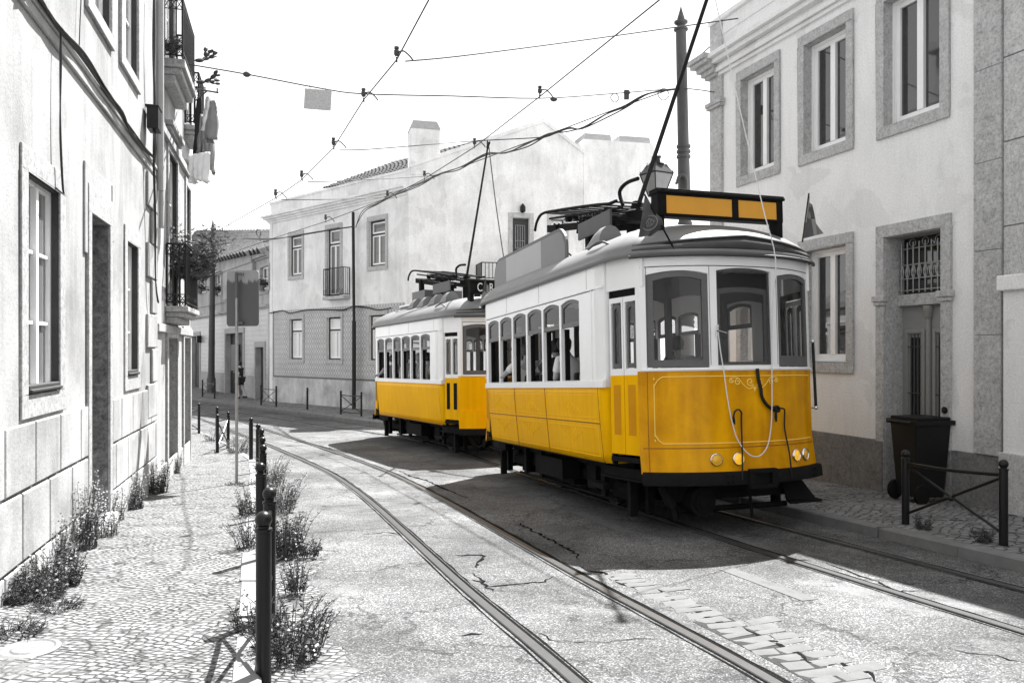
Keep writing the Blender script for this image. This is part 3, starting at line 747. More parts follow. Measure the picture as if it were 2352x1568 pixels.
# ---------------------------------------------------------------- right house
RO = (8.39-.334*14.3, 14.3)
RH = Fr(RO, (.334, -1), -.65)
t = RH.thing('house', 'white house on the right with grey stone window surrounds and a panelled door', 'house')
s_ = RH.s; SR1 = s_(2244)
wins = []
for a, b in ((1694, 1793), (1836, 1962), (2016, 2183)):
    wins.append((s_(a)+.13, s_(b)-.13, 4.38, 6.02))
lows = [(w[0], w[1], 1.28, 2.94) for w in wins[:2]]
door = (s_(2016)+.135, s_(2187)-.135, -.62, 2.93)
wall(t, 'wall', M['stucco_right'], 0, s_(2307), -1.0, 7.0, wins+lows+[door], reveal=.42, back=9)
for w in wins+lows:
    surround(t, M['stone'], *w, .13, .035, .155, .15); jambs(t, M['stone'], *w, .20)
    window(t, *w, dep=.14, fw=.06, pane='pane_dark', outer_w=.05, outer='white_paint', mid=.10)
surround(t, M['stone'], door[0], door[1], door[2], door[3], .135, .04, .16, bottom=False, name='door_surround')
jambs(t, M['stone'], *door, .30)
a, b, c, d = door; zb = 2.06                 # impost band between door and grille
mb = MB()
for x0, x1 in ((a-.175, a+.04), (b-.04, b+.175)): mb.box(x0, x1, -.075, .012, zb+.03, zb+.11); mb.box(x0+.02, x1-.02, -.06, .012, zb-.02, zb+.03)
mb.box(a+.013, b-.013, .19, .30, zb-.03, zb+.12); mb.build('impost', M['stone'], t, smooth=0, bev=.01)
mb = MB(); mb.box(a+.013, b-.013, .27, .32, c, zb-.03); mx = (a+b)/2
dl = mb.build('door', M['door_grey'], t, smooth=0)
def leaf_panel(x0, x1, z0, z1):
    mb = MB(); f = .05
    for p in ((x0, x0+f, z0, z1), (x1-f, x1, z0, z1), (x0+f, x1-f, z0, z0+f), (x0+f, x1-f, z1-f, z1)): mb.box(p[0], p[1], .245, .27, p[2], p[3])
    mb.build('panel', M['door_grey'], dl, smooth=0, bev=.01)
for x0, x1 in ((a+.07, mx-.06), (mx+.06, b-.07)):
    leaf_panel(x0, x1, .1, 1.72); leaf_panel(x0, x1, -.5, -.08)
    mb = MB(); mb.box(x0+.085, x1-.085, .262, .268, .2, 1.62); mb.build('pane', M['pane_dark'], dl, smooth=0)
    mb = MB(); n = 3
    for k in range(n): x = x0+.105+(x1-x0-.21)*k/(n-1); mb.tube([(x, .25, .16), (x, .25, 1.66)], .008, 6); mb.ball((x, .25, .9), .016, 8, 6); mb.ball((x, .25, .3), .014, 8, 6); mb.ball((x, .25, 1.5), .014, 8, 6)
    for z in (.3, .9, 1.5): mb.tube([(x0+.05, .25, z), (x1-.05, .25, z)], .006, 5)
    mb.build('grille', M['pole_paint'], dl)
mb = MB(); mb.lathe([(.035, c), (.035, 1.85), (.05, 1.87), (.06, 1.95), (.07, 1.97), (.07, 2.02)], (mx, .255, 0), 12); mb.build('astragal', M['door_grey'], dl)
mb = MB(); mb.lathe([(.042, 0), (.042, .012), (.03, .016)], (b+.07, -.042, .74), 14, Matrix.Rotation(R(90), 3, 'X')); mb.build('bell_push', M['iron'], t)
mb = MB()                                    # fanlight grille
for k in range(9): x = a+.07+(b-a-.14)*k/8; mb.tube([(x, .2, zb+.14), (x, .2, d-.08)], .010, 6); mb.ball((x, .2, zb+.42), .020, 8, 6, (1, 1, 1.8))
for z in (zb+.17, zb+.32, zb+.5, d-.16): mb.tube([(a+.02, .2, z), (b-.02, .2, z)], .009, 6)
for k in range(8):
    x = a+.07+(b-a-.14)*(k+.5)/8
    mb.tube(cat([(x-.04, .2, zb+.32), (x-.015, .2, zb+.41), (x-.04, .2, zb+.5)], 4), .005, 4); mb.tube(cat([(x+.04, .2, zb+.32), (x+.015, .2, zb+.41), (x+.04, .2, zb+.5)], 4), .005, 4)
for x in (a+.25, mx, b-.25): mb.tube([(x+.05*math.cos(q), .2, d-.09+.05*math.sin(q)) for q in [i*PI/6 for i in range(13)]], .006, 4)
mb.build('fanlight_grille', M['zinc'], t)
mb = MB(); mb.quad((a, .31, zb), (b, .31, zb), (b, .31, d), (a, .31, d)); mb.build('fanlight', M['pane_dark'], t, smooth=0)
mb = MB(); zp = .274
for x0, x1 in ((.02, a-.16), (b+.16, s_(2307)-.01)):
    x = x0; mb = MB()
    while x < x1: mb.box(x+.003, min(x1, x+1.15)-.003, -.035, 0, -1.0, zp); x += 1.15
    mb.build('plinth', M['plinth_right'], t, smooth=0, bev=.008)
for x0, x1 in ((a-.165, a-.005), (b+.005, b+.165)): mb = MB(); mb.box(x0, x1, -.055, 0, -1.0, zp-.01); mb.build('door_plinth', M['plinth_right'], t, smooth=0, bev=.008)
mb = MB()                                    # cornice, parapet
s1 = s_(2307)
for p, z0, z1 in ((.05, 6.30, 6.36), (.10, 6.36, 6.44), (.07, 6.44, 6.50), (.18, 6.50, 6.58), (.26, 6.58, 6.66)): mb.box(.0, s1, -p, .0, z0, z1)
mb.box(.0, s1, -.02, .3, 7.0, 7.25); mb.box(-.05, s1, -.08, .35, 7.25, 7.33); mb.box(.0, s1, -.03, .0, 6.66, 6.72)
mb.build('cornice', M['stucco_right'], t, smooth=0, bev=.008)
mb = MB(); x1 = s_(1662)
mb.box(-.04, x1, -.05, .0, -1.0, 5.75); mb.box(-.08, x1+.04, -.10, .0, 5.75, 5.80); mb.box(-.10, x1+.06, -.12, 0, 5.80, 5.87); mb.box(-.04, x1, -.05, 0, 5.87, 6.3)
for p, z0, z1 in ((.11, 6.30, 6.36), (.16, 6.36, 6.44), (.22, 6.44, 6.53), (.30, 6.53, 6.60), (.34, 6.60, 6.69)): mb.box(-p, x1-.1, -p, .0, z0, z1)
mb.box(-.04, x1, -.05, 0, 6.69, 7.25)
# side return of the pilaster and the parapet end
mb.box(-.04, 0, 0, .35, -1.0, 6.3); mb.box(-.34, 0, 0, .4, 6.60, 6.69); mb.box(-.2, 0, 0, .4, 6.36, 6.5)
mb.build('pilaster', M['stone'], t, smooth=0, bev=.01)
mb = MB(); z = zp; k = 0
for h in (1.35, .95, 1.0, 1.05, .95, 1.0, 1.2): mb.box(SR1, s1, -.055, 0, z+.004, z+h); z += h
mb.build('pilaster', M['stone'], t, smooth=0, bev=.006)
# next house to the right and its gate wall
RN = Fr(RH.w(s1, 0, 0)[:2], RH.e, -.45)
t = RN.thing('house', 'pale ashlar stone house corner cut off by the right edge of the photo', 'house')
EX = [(q, q+1.0, z, z+1.7) for q in (9, 12.5, 16, 19.5) for z in (1.6, 5.0)]
wall(t, 'wall', M['stone_pale'], .005, 24, -.9, 9, EX, back=9)
for w in EX: surround(t, M['stone'], *w, .14, .035); window(t, *w, dep=.14, fw=.06, pane='pane_dark')
mb = MB(); z = -.9
while z < 8.5:
    x = .012
    for L in (.26, 1.1, .8, 1.2, .9): mb.box(x, x+L-.008, -.03, 0, z+.004, z+.92); x += L
    z += .93
mb.build('facing', M['stone_pale'], t, smooth=0, bev=.006)
t = RN.thing('garden_wall', 'white rendered gate wall with stone coping at the right edge beside the pilaster', 'wall')
gz = 2.1
mb = MB(); mb.box(.07, 6.5, -.10, -.035, -.9, gz); mb.build('wall', M['stucco_right'], t, smooth=0)
mb = MB(); mb.box(.03, 6.5, -.16, -.035, gz, gz+.17); mb.build('coping', M['stucco_right'], t, smooth=0, bev=.015)
mb = MB(); mb.box(.035, 6.5, -.135, -.036, -.9, .34); mb.build('plinth', M['stone_pale'], t, smooth=0, bev=.01)
t = RN.thing('urn', 'pale stone urn finial on the gate wall at the right edge', 'urn')
mb = MB(); mb.lathe([(.11, gz+.17), (.11, gz+.2), (.05, gz+.23), (.04, gz+.26), (.10, gz+.32), (.15, gz+.42), (.155, gz+.5), (.10, gz+.57), (.12, gz+.6), (.06, gz+.66), (.02, gz+.74)], (.56, -.13, 0), 18); mb.build('body', M['stone_pale'], t, smooth=60)
# ---------------------------------------------------------------- tiled house beyond the trams
TH = Fr((-10.27, 33.8), (.724, -.69), -.65)
LT = (Vector((-3.53, 27.38))-Vector((-10.27, 33.8))).length
GW = Fr((-3.53, 27.38), (.97, .245), -.65)
t = TH.thing('house', 'two storey white house with a tiled lower wall and a gable end behind the trams', 'house')
def op(x0, x1, y0, y1): a = TH.s(x0); b = TH.s(x1); zm = (x0+x1)/2; return (a, b, TH.z(zm, y1), TH.z(zm, y0))
ups = [op(666, 694, 540, 634), op(752, 782, 527, 680), op(848.7, 886, 503, 610)]
los = [op(666, 695, 730, 824), op(752, 783.6, 728, 826), op(848.7, 886, 726, 829)]
lz0 = sum(w[2] for w in los)/3; lz1 = sum(w[3] for w in los)/3
los = [(w[0], w[1], lz0, lz1) for w in los]
uz1 = sum(w[3] for w in ups)/3; uz0 = (ups[0][2]+ups[2][2])/2
ups = [(w[0], w[1], uz0 if i != 1 else ups[1][2], uz1) for i, w in enumerate(ups)]
ztile, zbase = TH.z(632, 714), TH.z(740, 866)
mbk = MB()
wall(t, 'wall', M['stucco_tile'], 0, LT, -1, 7.64, ups+los, reveal=.3, back=5, top=False)
mb = MB()                                    # azulejo skin 6 mm proud of the wall, with openings
S = sorted({.32, LT-.02}|{x for w in los for x in (w[0]-.13, w[1]+.13)}); Zs = [zbase, lz0-.16, lz1+.17, ztile]
for a, b in zip(S, S[1:]):
    for c, d in zip(Zs, Zs[1:]):
        if any(w[0]-.14 < (a+b)/2 < w[1]+.14 for w in los) and c == Zs[1]: continue
        mb.quad((a, -.008, c), (b, -.008, c), (b, -.008, d), (a, -.008, d))
mb.build('tile_panel', M['azulejo'], t, smooth=0)
mb = MB(); mb.box(.28, LT-.02, -.02, 0, zbase-.07, zbase); mb.box(.28, .33, -.018, 0, zbase, ztile); mb.build('tile_border', M['sash_grey'], t, smooth=0)
mb = MB(); mb.box(.0, LT-.01, -.014, 0, -1, zbase-.07); mb.build('plinth', M['base_grime'], t, smooth=0)
for i, w in enumerate(ups+los):
    surround(t, M['stone'], *w, .13, .035, .17, .16, bottom=(i != 1))
    window(t, *w, dep=.10, fw=.055, transom=.70 if i != 1 else .77, pane='pane_mid' if i < 3 else 'pane_blind', outer='dark_wood', outer_w=.06, mid=.07)
bz = ups[1][2]; a, b = TH.s(741.6, -.3), TH.s(789, -.3)
mb = MB(); mb.box(a, b, -.32, 0, bz-.16, bz-.03); bl = mb.build('balcony', M['stone'], t, smooth=0, bev=.01)
mb = MB(); iron_railing(mb, [(a+.03, -.02, 0), (a+.03, -.29, 0), (b-.03, -.29, 0), (b-.03, -.02, 0)], bz, bz+1.02, .095, .009, False)
for k in range(8): x = a+.1+(b-a-.2)*k/7; mb.tube([(x+.045*math.cos(q), -.29, bz+.14+.08*math.sin(q)) for q in [i*PI/5 for i in range(11)]], .007, 4)
mb.build('railing', M['iron'], bl)
mb = MB()
for p, z0, z1 in ((.06, 6.82, 6.9), (.12, 6.9, 6.98), (.22, 6.98, 7.06), (.3, 7.06, 7.13)): mb.box(-p, LT, -p, .0, z0, z1)
mb.box(-.04, LT+.02, -.04, .3, 7.64, 7.72)
mb.build('cornice', M['stucco_tile'], t, smooth=0)
for p in ((-.01, .22, 6.82), (LT-.2, LT+.005, 7.64)): mb = MB(); mb.box(p[0], p[1], -.025, 0, -1, p[2]); mb.build('pilaster', M['stucco_tile'], t, smooth=0)
# gable wall: joins the front at the corner and carries the second stack
iT = Matrix.Translation((TH.O.x, TH.O.y, 0)) @ Matrix.Rotation(TH.rot, 4, 'Z'); iT = iT.inverted()
def gw(k, d, z): return iT @ GW.w(k, d, z)
kA, kB, kC = GW.s(1248), GW.s(1342), GW.s(1502)
zA, zB, zL = GW.z(1248, 282), GW.z(1342, 355), 7.72
zS = GW.z(1420, 325)
g1 = (GW.s(1177), GW.s(1216), 4.2, GW.z(1190, 500)); g2 = (GW.s(1266), GW.s(1296), 5.3, GW.z(1270, 503))
def gwall(name, m, polys, holes=()):
    mb = MB()
    for pl in polys: mb.poly([gw(k, 0, z) for k, z in pl])
    for a, b, c, d in holes:
        r = .25
        for q in (((a,0,c),(a,r,c),(a,r,d),(a,0,d)), ((b,0,c),(b,r,c),(b,r,d),(b,0,d)), ((a,0,d),(b,0,d),(b,r,d),(a,r,d)), ((a,0,c),(b,0,c),(b,r,c),(a,r,c)), ((a,r,c),(b,r,c),(b,r,d),(a,r,d))): mb.quad(*[gw(*p) for p in q])
    return mb
zline = lambda k: zL+(zA-zL)*k/kA if k < kA else zA+(zB-zA)*(k-kA)/(kB-kA)
cuts = [0, g1[0], g1[1], kA, g2[0], g2[1], kB]; cuts = sorted(cuts)
pol = []
for a, b in zip(cuts, cuts[1:]):
    h = next((h for h in (g1, g2) if h[0] < (a+b)/2 < h[1]), None)
    if h: pol += [[(a, -1), (b, -1), (b, h[2]), (a, h[2])], [(a, h[3]), (b, h[3]), (b, zline(b)), (a, zline(a))]]
    else: pol.append([(a, -1), (b, -1), (b, zline(b)), (a, zline(a))])
mb = gwall('wall', None, pol, (g1, g2))
# back of the gable block
mb.poly([gw(kB, 0, -1), gw(kB, 5, -1), gw(kB, 5, zB), gw(kB, 0, zB)])
mb.build('gable_wall', M['stucco_tile'], t, smooth=0)
mb = MB()                                    # coping along the gable
for (k0, z0), (k1, z1) in (((0, zL), (kA, zA)), ((kA, zA), (kB, zB))):
    mb.add([gw(k0, -.06, z0), gw(k1, -.06, z1), gw(k1, .25, z1), gw(k0, .25, z0), gw(k0, -.06, z0+.14), gw(k1, -.06, z1+.14), gw(k1, .25, z1+.14), gw(k0, .25, z0+.14)], [(0,3,2,1),(4,5,6,7),(0,1,5,4),(1,2,6,5),(2,3,7,6),(3,0,4,7)])
mb.build('coping', M['stucco_tile'], t, smooth=0)
def gbox(mb, k0, k1, d0, d1, z0, z1, z0b=None):
    mb.add([gw(k0, d0, z0), gw(k1, d0, z0), gw(k1, d1, z0), gw(k0, d1, z0), gw(k0, d0, z1), gw(k1, d0, z1), gw(k1, d1, z1), gw(k0, d1, z1)], [(0,3,2,1),(4,5,6,7),(0,1,5,4),(1,2,6,5),(2,3,7,6),(3,0,4,7)])
def gtaper(mb, k0, k1, d0, d1, z0, z1, i):
    mb.add([gw(k0, d0, z0), gw(k1, d0, z0), gw(k1, d1, z0), gw(k0, d1, z0), gw(k0+i, d0+i, z1), gw(k1-i, d0+i, z1), gw(k1-i, d1-i, z1), gw(k0+i, d1-i, z1)], [(0,3,2,1),(4,5,6,7),(0,1,5,4),(1,2,6,5),(2,3,7,6),(3,0,4,7)])
mb = MB(); gbox(mb, kB-.03, kC, -.03, 1.5, -1, zS); c2 = mb.build('chimney', M['stucco_tile'], t, smooth=0)
mb = MB()
for x0, x1 in ((1343, 1408), (1424, 1498)): gtaper(mb, GW.s(x0), GW.s(x1), .1, 1.3, zS, zS+.26, .05)
mb.build('cap', M['lead_grey'], c2, smooth=0)
mb = MB(); k0, k1 = GW.s(943), GW.s(1011); zc = GW.z(975, 296); gbox(mb, k0, k1, -.02, .8, 7.5, zc); c1 = mb.build('chimney', M['stucco_tile'], t, smooth=0, bev=.01)
mb = MB(); gtaper(mb, k0-.02, k1+.02, -.04, .82, zc, zc+.3, .12); mb.build('cap', M['lead_grey'], c1, smooth=0)
# roof: tiles as half-round rows on the front and hip slopes
def tiled_slope(mb, e0, e1, r0, r1, pitch=.24, lift=.09, step=.045):
    """rows of round tiles running from the eave e0-e1 up to the ridge r0-r1"""
    e0, e1, r0, r1 = map(Vector, (e0, e1, r0, r1)); n = max(3, round((e1-e0).length/pitch)); nrm = (e1-e0).cross(r0-e0).normalized()
    if nrm.z < 0: nrm = -nrm
    m = max(4, round(((r0-e0).length+(r1-e1).length)/2/.38)); cols = n*4
    def pt(i, j, step):
        u = i/cols; v = j/m; p = (e0.lerp(e1, u)).lerp(r0.lerp(r1, u), v); return p+nrm*(lift*abs(math.sin(PI*i/4))+step)
    for j in range(m):
        for i in range(cols): mb.quad(pt(i, j, step), pt(i+1, j, step), pt(i+1, j+1, 0), pt(i, j+1, 0))
mb = MB(); rid = iT @ GW.w(kA, .05, zA-.06); xr = rid.x
sl = 2.2; sr = 3.4
tiled_slope(mb, (sl, 1.2, 8.14), (LT-.15, .5, 7.62), (sr, rid.y, zA-.06), (xr, rid.y, zA-.12))
mb.poly([(sl, 1.2, 8.14), (sl, 7.5, 8.0), (sr, rid.y, zA-.06)])
mb.poly([(sl, 7.5, 8.0), (xr, 7.5, 7.62), (xr, rid.y, zA-.12), (sr, rid.y, zA-.06)])
mb.quad((0, .3, 7.6), (LT-.1, .3, 7.6), (LT-.1, 5, 7.6), (0, 5, 7.6))
mb.build('roof', M['roof_tile'], t, smooth=0)
def gdoor(h, nm, grille):
    a, b, c, d = h; mb = MB(); w = .15
    for p in ((a-w, a, c, d), (b, b+w, c, d), (a-w, b+w, d, d+.17)): gbox(mb, p[0], p[1], -.035, .0, p[2], p[3])
    mb.build(nm+'_surround', M['stone'], t, smooth=0)
    mb = MB(); gbox(mb, a+.005, b-.005, .15, .2, c, d-.005); o = mb.build(nm, M['dark_wood'], t, smooth=0)
    if grille:
        mb = MB(); x0, x1 = a+.14, b-.14
        for k in range(5): x = x0+(x1-x0)*k/4; mb.tube([gw(x, .13, c+.9), gw(x, .13, d-.25)], .012, 5)
        for z in (c+.9, d-.25, d-.8): mb.tube([gw(x0, .13, z), gw(x1, .13, z)], .012, 5)
        mb.build('grille', M['zinc'], o)
    else:
        mb = MB()
        for p in ((a+.05, a+.12), (b-.12, b-.05), ((a+b)/2-.04, (a+b)/2+.04)): gbox(mb, p[0], p[1], .12, .15, c, d-.06)
        gbox(mb, a+.05, b-.05, .12, .149, d-.12, d-.05); mb.build('sash', M['white_paint'], o, smooth=0)
gdoor(g1, 'door', True); gdoor(g2, 'window', False)
mb = MB(); k = GW.s(1198); z = GW.z(1198, 487)
mb.lathe([(.05, z-.05), (.10, z), (.10, z+.16), (.03, z+.26)], gw(k, -.16, 0), 10); mb.tube([gw(k, 0, z+.2), gw(k, -.16, z+.26)], .02, 6); mb.build('wall_lamp', M['iron'], t)
mb = MB(); k0, k1 = GW.s(1104, -.9), GW.s(1290, -.9); zt = GW.z(1120, 640, -.9)
gbox(mb, k0, k1, -.95, -.0, zt-.15, zt); bl = mb.build('balcony', M['stone'], t, smooth=0)
mb = MB(); pp = [gw(k0+.03, -.02, 0), gw(k0+.03, -.92, 0), gw(k1-.03, -.92, 0)]; iron_railing(mb, pp, zt, zt+.55, .13, .012, False); mb.build('railing', M['iron'], bl)
bundle('facade_cable', 'black cables strung along the top of the tiled wall', [TH.w(TH.s(x), -.05, TH.z(x, y)) for x, y in ((622, 719), (650, 714), (668, 719), (702, 712), (745, 711), (790, 712), (812, 704), (845, 706), (872, 712), (900, 706))], 3, .014, .02, 9)

# ---------------------------------------------------------------- low house with a tiled roof at the far left
LH = Fr((-19.5, 48.1), (.541, -.841), -.75)
LL = (Vector((-10.30, 33.83))-Vector((-19.5, 48.1))).length
t = LH.thing('house', 'low old house with a clay tile roof and dark doorways at the far left bend', 'house')
def op(x0, x1, y0, y1, zb=None):
    a, b = LH.s(x0), LH.s(x1); xm = (x0+x1)/2; return (a, b, LH.z(xm, y1) if zb is None else zb, LH.z(xm, y0))
ds = [op(440, 459, 772, 0, -1), op(519, 559, 765, 0, -1), op(588, 607, 797, 0, -1)]
us = [op(456, 474, 630, 672), op(494, 509, 628, 676), op(599, 618, 612, 664)]
zt_ = 3.25
wall(t, 'wall', M['stucco_b'], -9, LL-.02, -1.2, 5.6, ds+us, reveal=.3, back=7, top=False)
mb = MB(); S = sorted({-8.9, LL-.04}|{x for w in ds for x in (w[0]-.22, w[1]+.22)})
for a, b in zip(S, S[1:]):
    h = next((w for w in ds if w[0] < (a+b)/2 < w[1]), None); z0 = h[3]+.25 if h else .3
    mb.quad((a, -.008, z0), (b, -.008, z0), (b, -.008, zt_), (a, -.008, zt_))
mb.build('tile_panel', M['azulejo_small'], t, smooth=0)
mb = MB()
for p, z0, z1 in ((.06, zt_, 3.33), (.14, 3.33, 3.42), (.05, 3.9, 3.98), (.08, 5.42, 5.52), (.18, 5.52, 5.68)): mb.box(-9, LL-.03, -p, 0, z0, z1)
mb.build('cornice', M['stucco_b'], t, smooth=0)
for p in ((-8.9, ds[0][0]-.23), (ds[0][1]+.23, ds[1][0]-.23), (ds[1][1]+.23, ds[2][0]-.23), (ds[2][1]+.23, LL-.05)): mb = MB(); mb.box(p[0], p[1], -.02, 0, -1.2, .28); mb.build('plinth', M['stone_left'], t, smooth=0)
for i, w in enumerate(ds):
    surround(t, M['stone_left'], *w, .2, .04, .24, bottom=False, name='door_surround')
    mb = MB(); mb.box(w[0]+.01, w[1]-.01, .22, .28, -1.1, w[3]-.01)
    for z in (-.5, .5, 1.4): mb.box(w[0]+.1, w[1]-.1, .2, .22, z, z+.7)
    mb.build('door', M['iron' if i == 1 else 'dark_wood'], t, smooth=0)
for w in us:
    surround(t, M['stone_left'], *w, .1, .03); window(t, *w, dep=.1, fw=.07, rows=(.5,), pane='pane_dark', mid=.08)
x0, x1 = LH.s(520), LH.s(588)                # shallow bay under the wavy eave
mb = MB(); mb.box(x0, x1, -.16, 0, 3.98, 5.4); mb.box(x0-.05, x1+.05, -.22, 0, 5.4, 5.62); mb.build('bay', M['stucco_b'], t, smooth=0)
mb = MB(); ez = lambda q: 6.25-.042*q; rz = lambda q: 8.75-.125*q; yr = 2.4   # sagging old ridge and eave
for q0, q1, yo in ((-9, x0-.2, -.32), (x0-.2, x1+.2, -.42), (x1+.2, LL-.05, -.32)): tiled_slope(mb, (q0, yo, ez(q0)), (q1, yo, ez(q1)), (q0, yr, rz(q0)), (q1, yr, rz(q1)), .62, .30, .012)
fb = MB()
for q0, q1 in ((-9, x0-.2), (x0-.2, x1+.2), (x1+.2, LL-.05)): fb.prism([(q0, -.19, 5.5), (q1, -.19, 5.5), (q1, -.19, ez(q1)+.12), (q0, -.19, ez(q0)+.12)], (0, .18, 0))
fb.build('fascia', M['stucco_b'], t, smooth=0)
q0, q1 = -9, LL-.05
mb.quad((q0, yr, rz(q0)), (q1, yr, rz(q1)), (q1, 7.2, ez(q1)), (q0, 7.2, ez(q0))); mb.poly([(q1, -.3, ez(q1)), (q1, 7.2, ez(q1)), (q1, yr, rz(q1))])
mb.build('roof', M['roof_tile'], t, smooth=0)
mb = MB(); a = LH.s(611); mb.lathe([(.28, 6.2), (.28, 7.0), (.34, 7.02), (.34, 7.15), (.25, 7.2)], (a, 1.4, 0), 14); mb.build('chimney', M['lead_grey'], t)
mb = MB(); mb.box(LH.s(531, .15), LH.s(548, .15), .12, .19, .45, 1.75); mb.build('menu_board', M['board_edge'], t, smooth=0)
mb = MB(); q = LH.s(462); mb.box(q-.15, q+.15, -.25, -.02, 1.9, 2.3); mb.build('meter_box', M['iron'], t, smooth=0)
# flower pots on the low house sills
for i, (w, lab) in enumerate(((us[1], 'dark potted plant on the sill behind the far left pole'), (us[2], 'dark potted plant on the window sill beside the tiled house'), (us[0], 'potted plant on the leftmost sill of the low house'))):
    rnd = random.Random(i); c = LH.w((w[0]+w[1])/2, -.14, w[2]-.08)
    p = thing('potted_plant', lab, 'potted plant', c, 0, 'pots on the low house sills')
    mb = MB(); mb.lathe([(.10, 0), (.14, .2), (.15, .22)], (0, 0, 0), 10); mb.build('pot', M['pot'], p)
    mb = MB()
    for _ in range(120):
        q = Vector((rnd.gauss(0, .28), rnd.gauss(0, .1), .26+abs(rnd.gauss(0, .16)))); a = rnd.uniform(0, 6.3); d = Vector((math.cos(a), math.sin(a), rnd.uniform(-.3, .9)))*.09; e = d.orthogonal().normalized()*.035
        mb.add([q-d, q+e, q+d, q-e], [(0, 1, 2, 3)])
    mb.build('foliage', M['leaf'], p, smooth=0, merge=False)
bundle('hose_loop', 'black cable loop standing on the end of the low tiled roof', [P(x, y, 35.5) for x, y in ((596, 548), (589, 535), (593, 526), (599, 534), (597, 544), (605, 556), (640, 546))], 1, .02, .0, 3)

# ================================================================= poles, lamps, signs, bollards
def flnl(mb, c, r, z, h):                    # spear finial
    mb.lathe([(r*1.35, z), (r*1.35, z+h*.06), (r*.8, z+h*.1), (r*.65, z+h*.2), (r*1.3, z+h*.3), (r*1.3, z+h*.36), (r*.7, z+h*.4), (r*.72, z+h*.48), (r*.35, z+h*.75), (.004, z+h)], c, 14)
def wire_pole(label, base, top, r0, r1, fin, rings=(.3, .52, .7)):
    t = thing('catenary_pole', label, 'pole', base); d = Vector(top)-Vector(base); H = d.z
    mb = MB(); pts = []; rs = []
    for k in range(13):
        u = k/12; pts.append(d*u); st = .0 if u > .7 else (.008 if u > .45 else .016); rs.append(r0+(r1-r0)*u+st)
    mb.tube(pts, rs, 16)
    o = mb.build('shaft', M['pole_paint'], t, smooth=50)
    mb = MB()
    for u in rings:
        for du in (0, .012, .024): mb.lathe([(r0+(r1-r0)*u+.022, H*(u+du)), (r0+(r1-r0)*u+.028, H*(u+du)+.02), (r0+(r1-r0)*u+.022, H*(u+du)+.05)], (d.x*u, d.y*u, 0), 16)
    mb.lathe([(r0+.07, -.1), (r0+.07, .7), (r0+.03, .8), (r0+.02, .95)], (0, 0, 0), 16)
    mb.build('collar', M['pole_paint'], t, smooth=50)
    mb = MB(); flnl(mb, (d.x, d.y, 0), r1, H, fin); mb.build('finial', M['pole_paint'], t, smooth=50)
    return t
Yp = 15.2
pb = P(1584, 0, Yp); pb.z = g(Yp)+.1; pt = P(1564, 70, Yp)
wire_pole('tall grey iron pole with spear finial behind the front tram, carrying the tram wires', pb, pt, .125, .10, .46)
hk = P(1572, 420, Yp)
t = thing('pole_hook', 'small curved iron hook on the tall grey pole above the amber sign', 'hook', hk)
mb = MB(); mb.tube(cat([(.0, -.1, -.3), (.0, -.14, .02), (-.06, -.15, .11), (-.13, -.15, .09), (-.17, -.15, -.02), (-.2, -.15, -.05)], 5), [.035]*20+[.025]*6, 7); mb.build('hook', M['pole_paint'], t)
Yq = 40.5; pb2 = P(485, 0, Yq); pb2.z = g(Yq)+.1; pt2 = P(489, 536, Yq)
wire_pole('slim dark pole with finial standing in front of the low house at the far left', pb2, pt2, .15, .11, .75)
q = P(813, 0, 29.3); t = thing('wire_post', 'thin black post against the tiled house carrying the cables', 'post', (q.x, q.y, g(29.3)+.1))
mb = MB(); H = CZ+(HY-490)/F*29.3-g(29.3)-.1; mb.tube([(0, 0, 0), (0, 0, H*.45)], .075, 10); mb.tube([(0, 0, H*.45), (-.03, 0, H)], .055, 10); mb.ball((-.03, 0, H), .06, 10, 6); mb.build('shaft', M['iron'], t)
# street lantern behind the front tram
q = P(1508, 0, 17.0); t = thing('street_lamp', 'old four sided glass street lantern behind the front tram', 'street lamp', (q.x, q.y, g(17)+.1))
zb = CZ+(HY-450)/F*17-g(17)-.1
mb = MB(); mb.lathe([(.16, 0), (.16, .3), (.10, .4), (.07, 1.2), (.09, 1.25), (.06, 1.35), (.045, zb-.15), (.07, zb-.1), (.05, zb)], (0, 0, 0), 14); mb.build('column', M['iron'], t, smooth=50)
z = zb; mb = MB(); R4 = Matrix.Rotation(R(30), 3, 'Z')
def sq(r, z): return [R4 @ Vector((r*sx, r*sy, z)) for sx, sy in ((-1, -1), (1, -1), (1, 1), (-1, 1))]
lo, hi, md, tp = sq(.12, z), sq(.245, z+.46), sq(.265, z+.47), sq(.14, z+.66)
for i in range(4):
    j = (i+1) % 4; mb.tube([lo[i], hi[i]], .014, 5); mb.tube([lo[i], lo[j]], .014, 5); mb.tube([hi[i], hi[j]], .018, 5)
    mb.tube([hi[i], tp[i]], .014, 5); mb.quad(md[i], md[j], tp[j], tp[i]); mb.tube([hi[i], hi[i]+Vector((0, 0, .07))], .01, 5); mb.tube([tp[i], tp[i]+Vector((0, 0, .05))], .008, 5)
mb.lathe([(.17, z+.655), (.17, z+.68), (.09, z+.70), (.075, z+.80), (.11, z+.82), (.08, z+.87), (.02, z+.9)], (0, 0, 0), 14); mb.build('lantern_frame', M['iron'], t, smooth=40)
mb = MB()
for i in range(4): j = (i+1) % 4; mb.quad(lo[i], lo[j], hi[j], hi[i])
mb.build('lantern_glass', M['glass_lamp'], t, smooth=0)
mb = MB(); mb.ball((0, 0, z+.22), .06, 10, 8, (1, 1, 1.5)); mb.build('bulb', M['white_paint'], t)
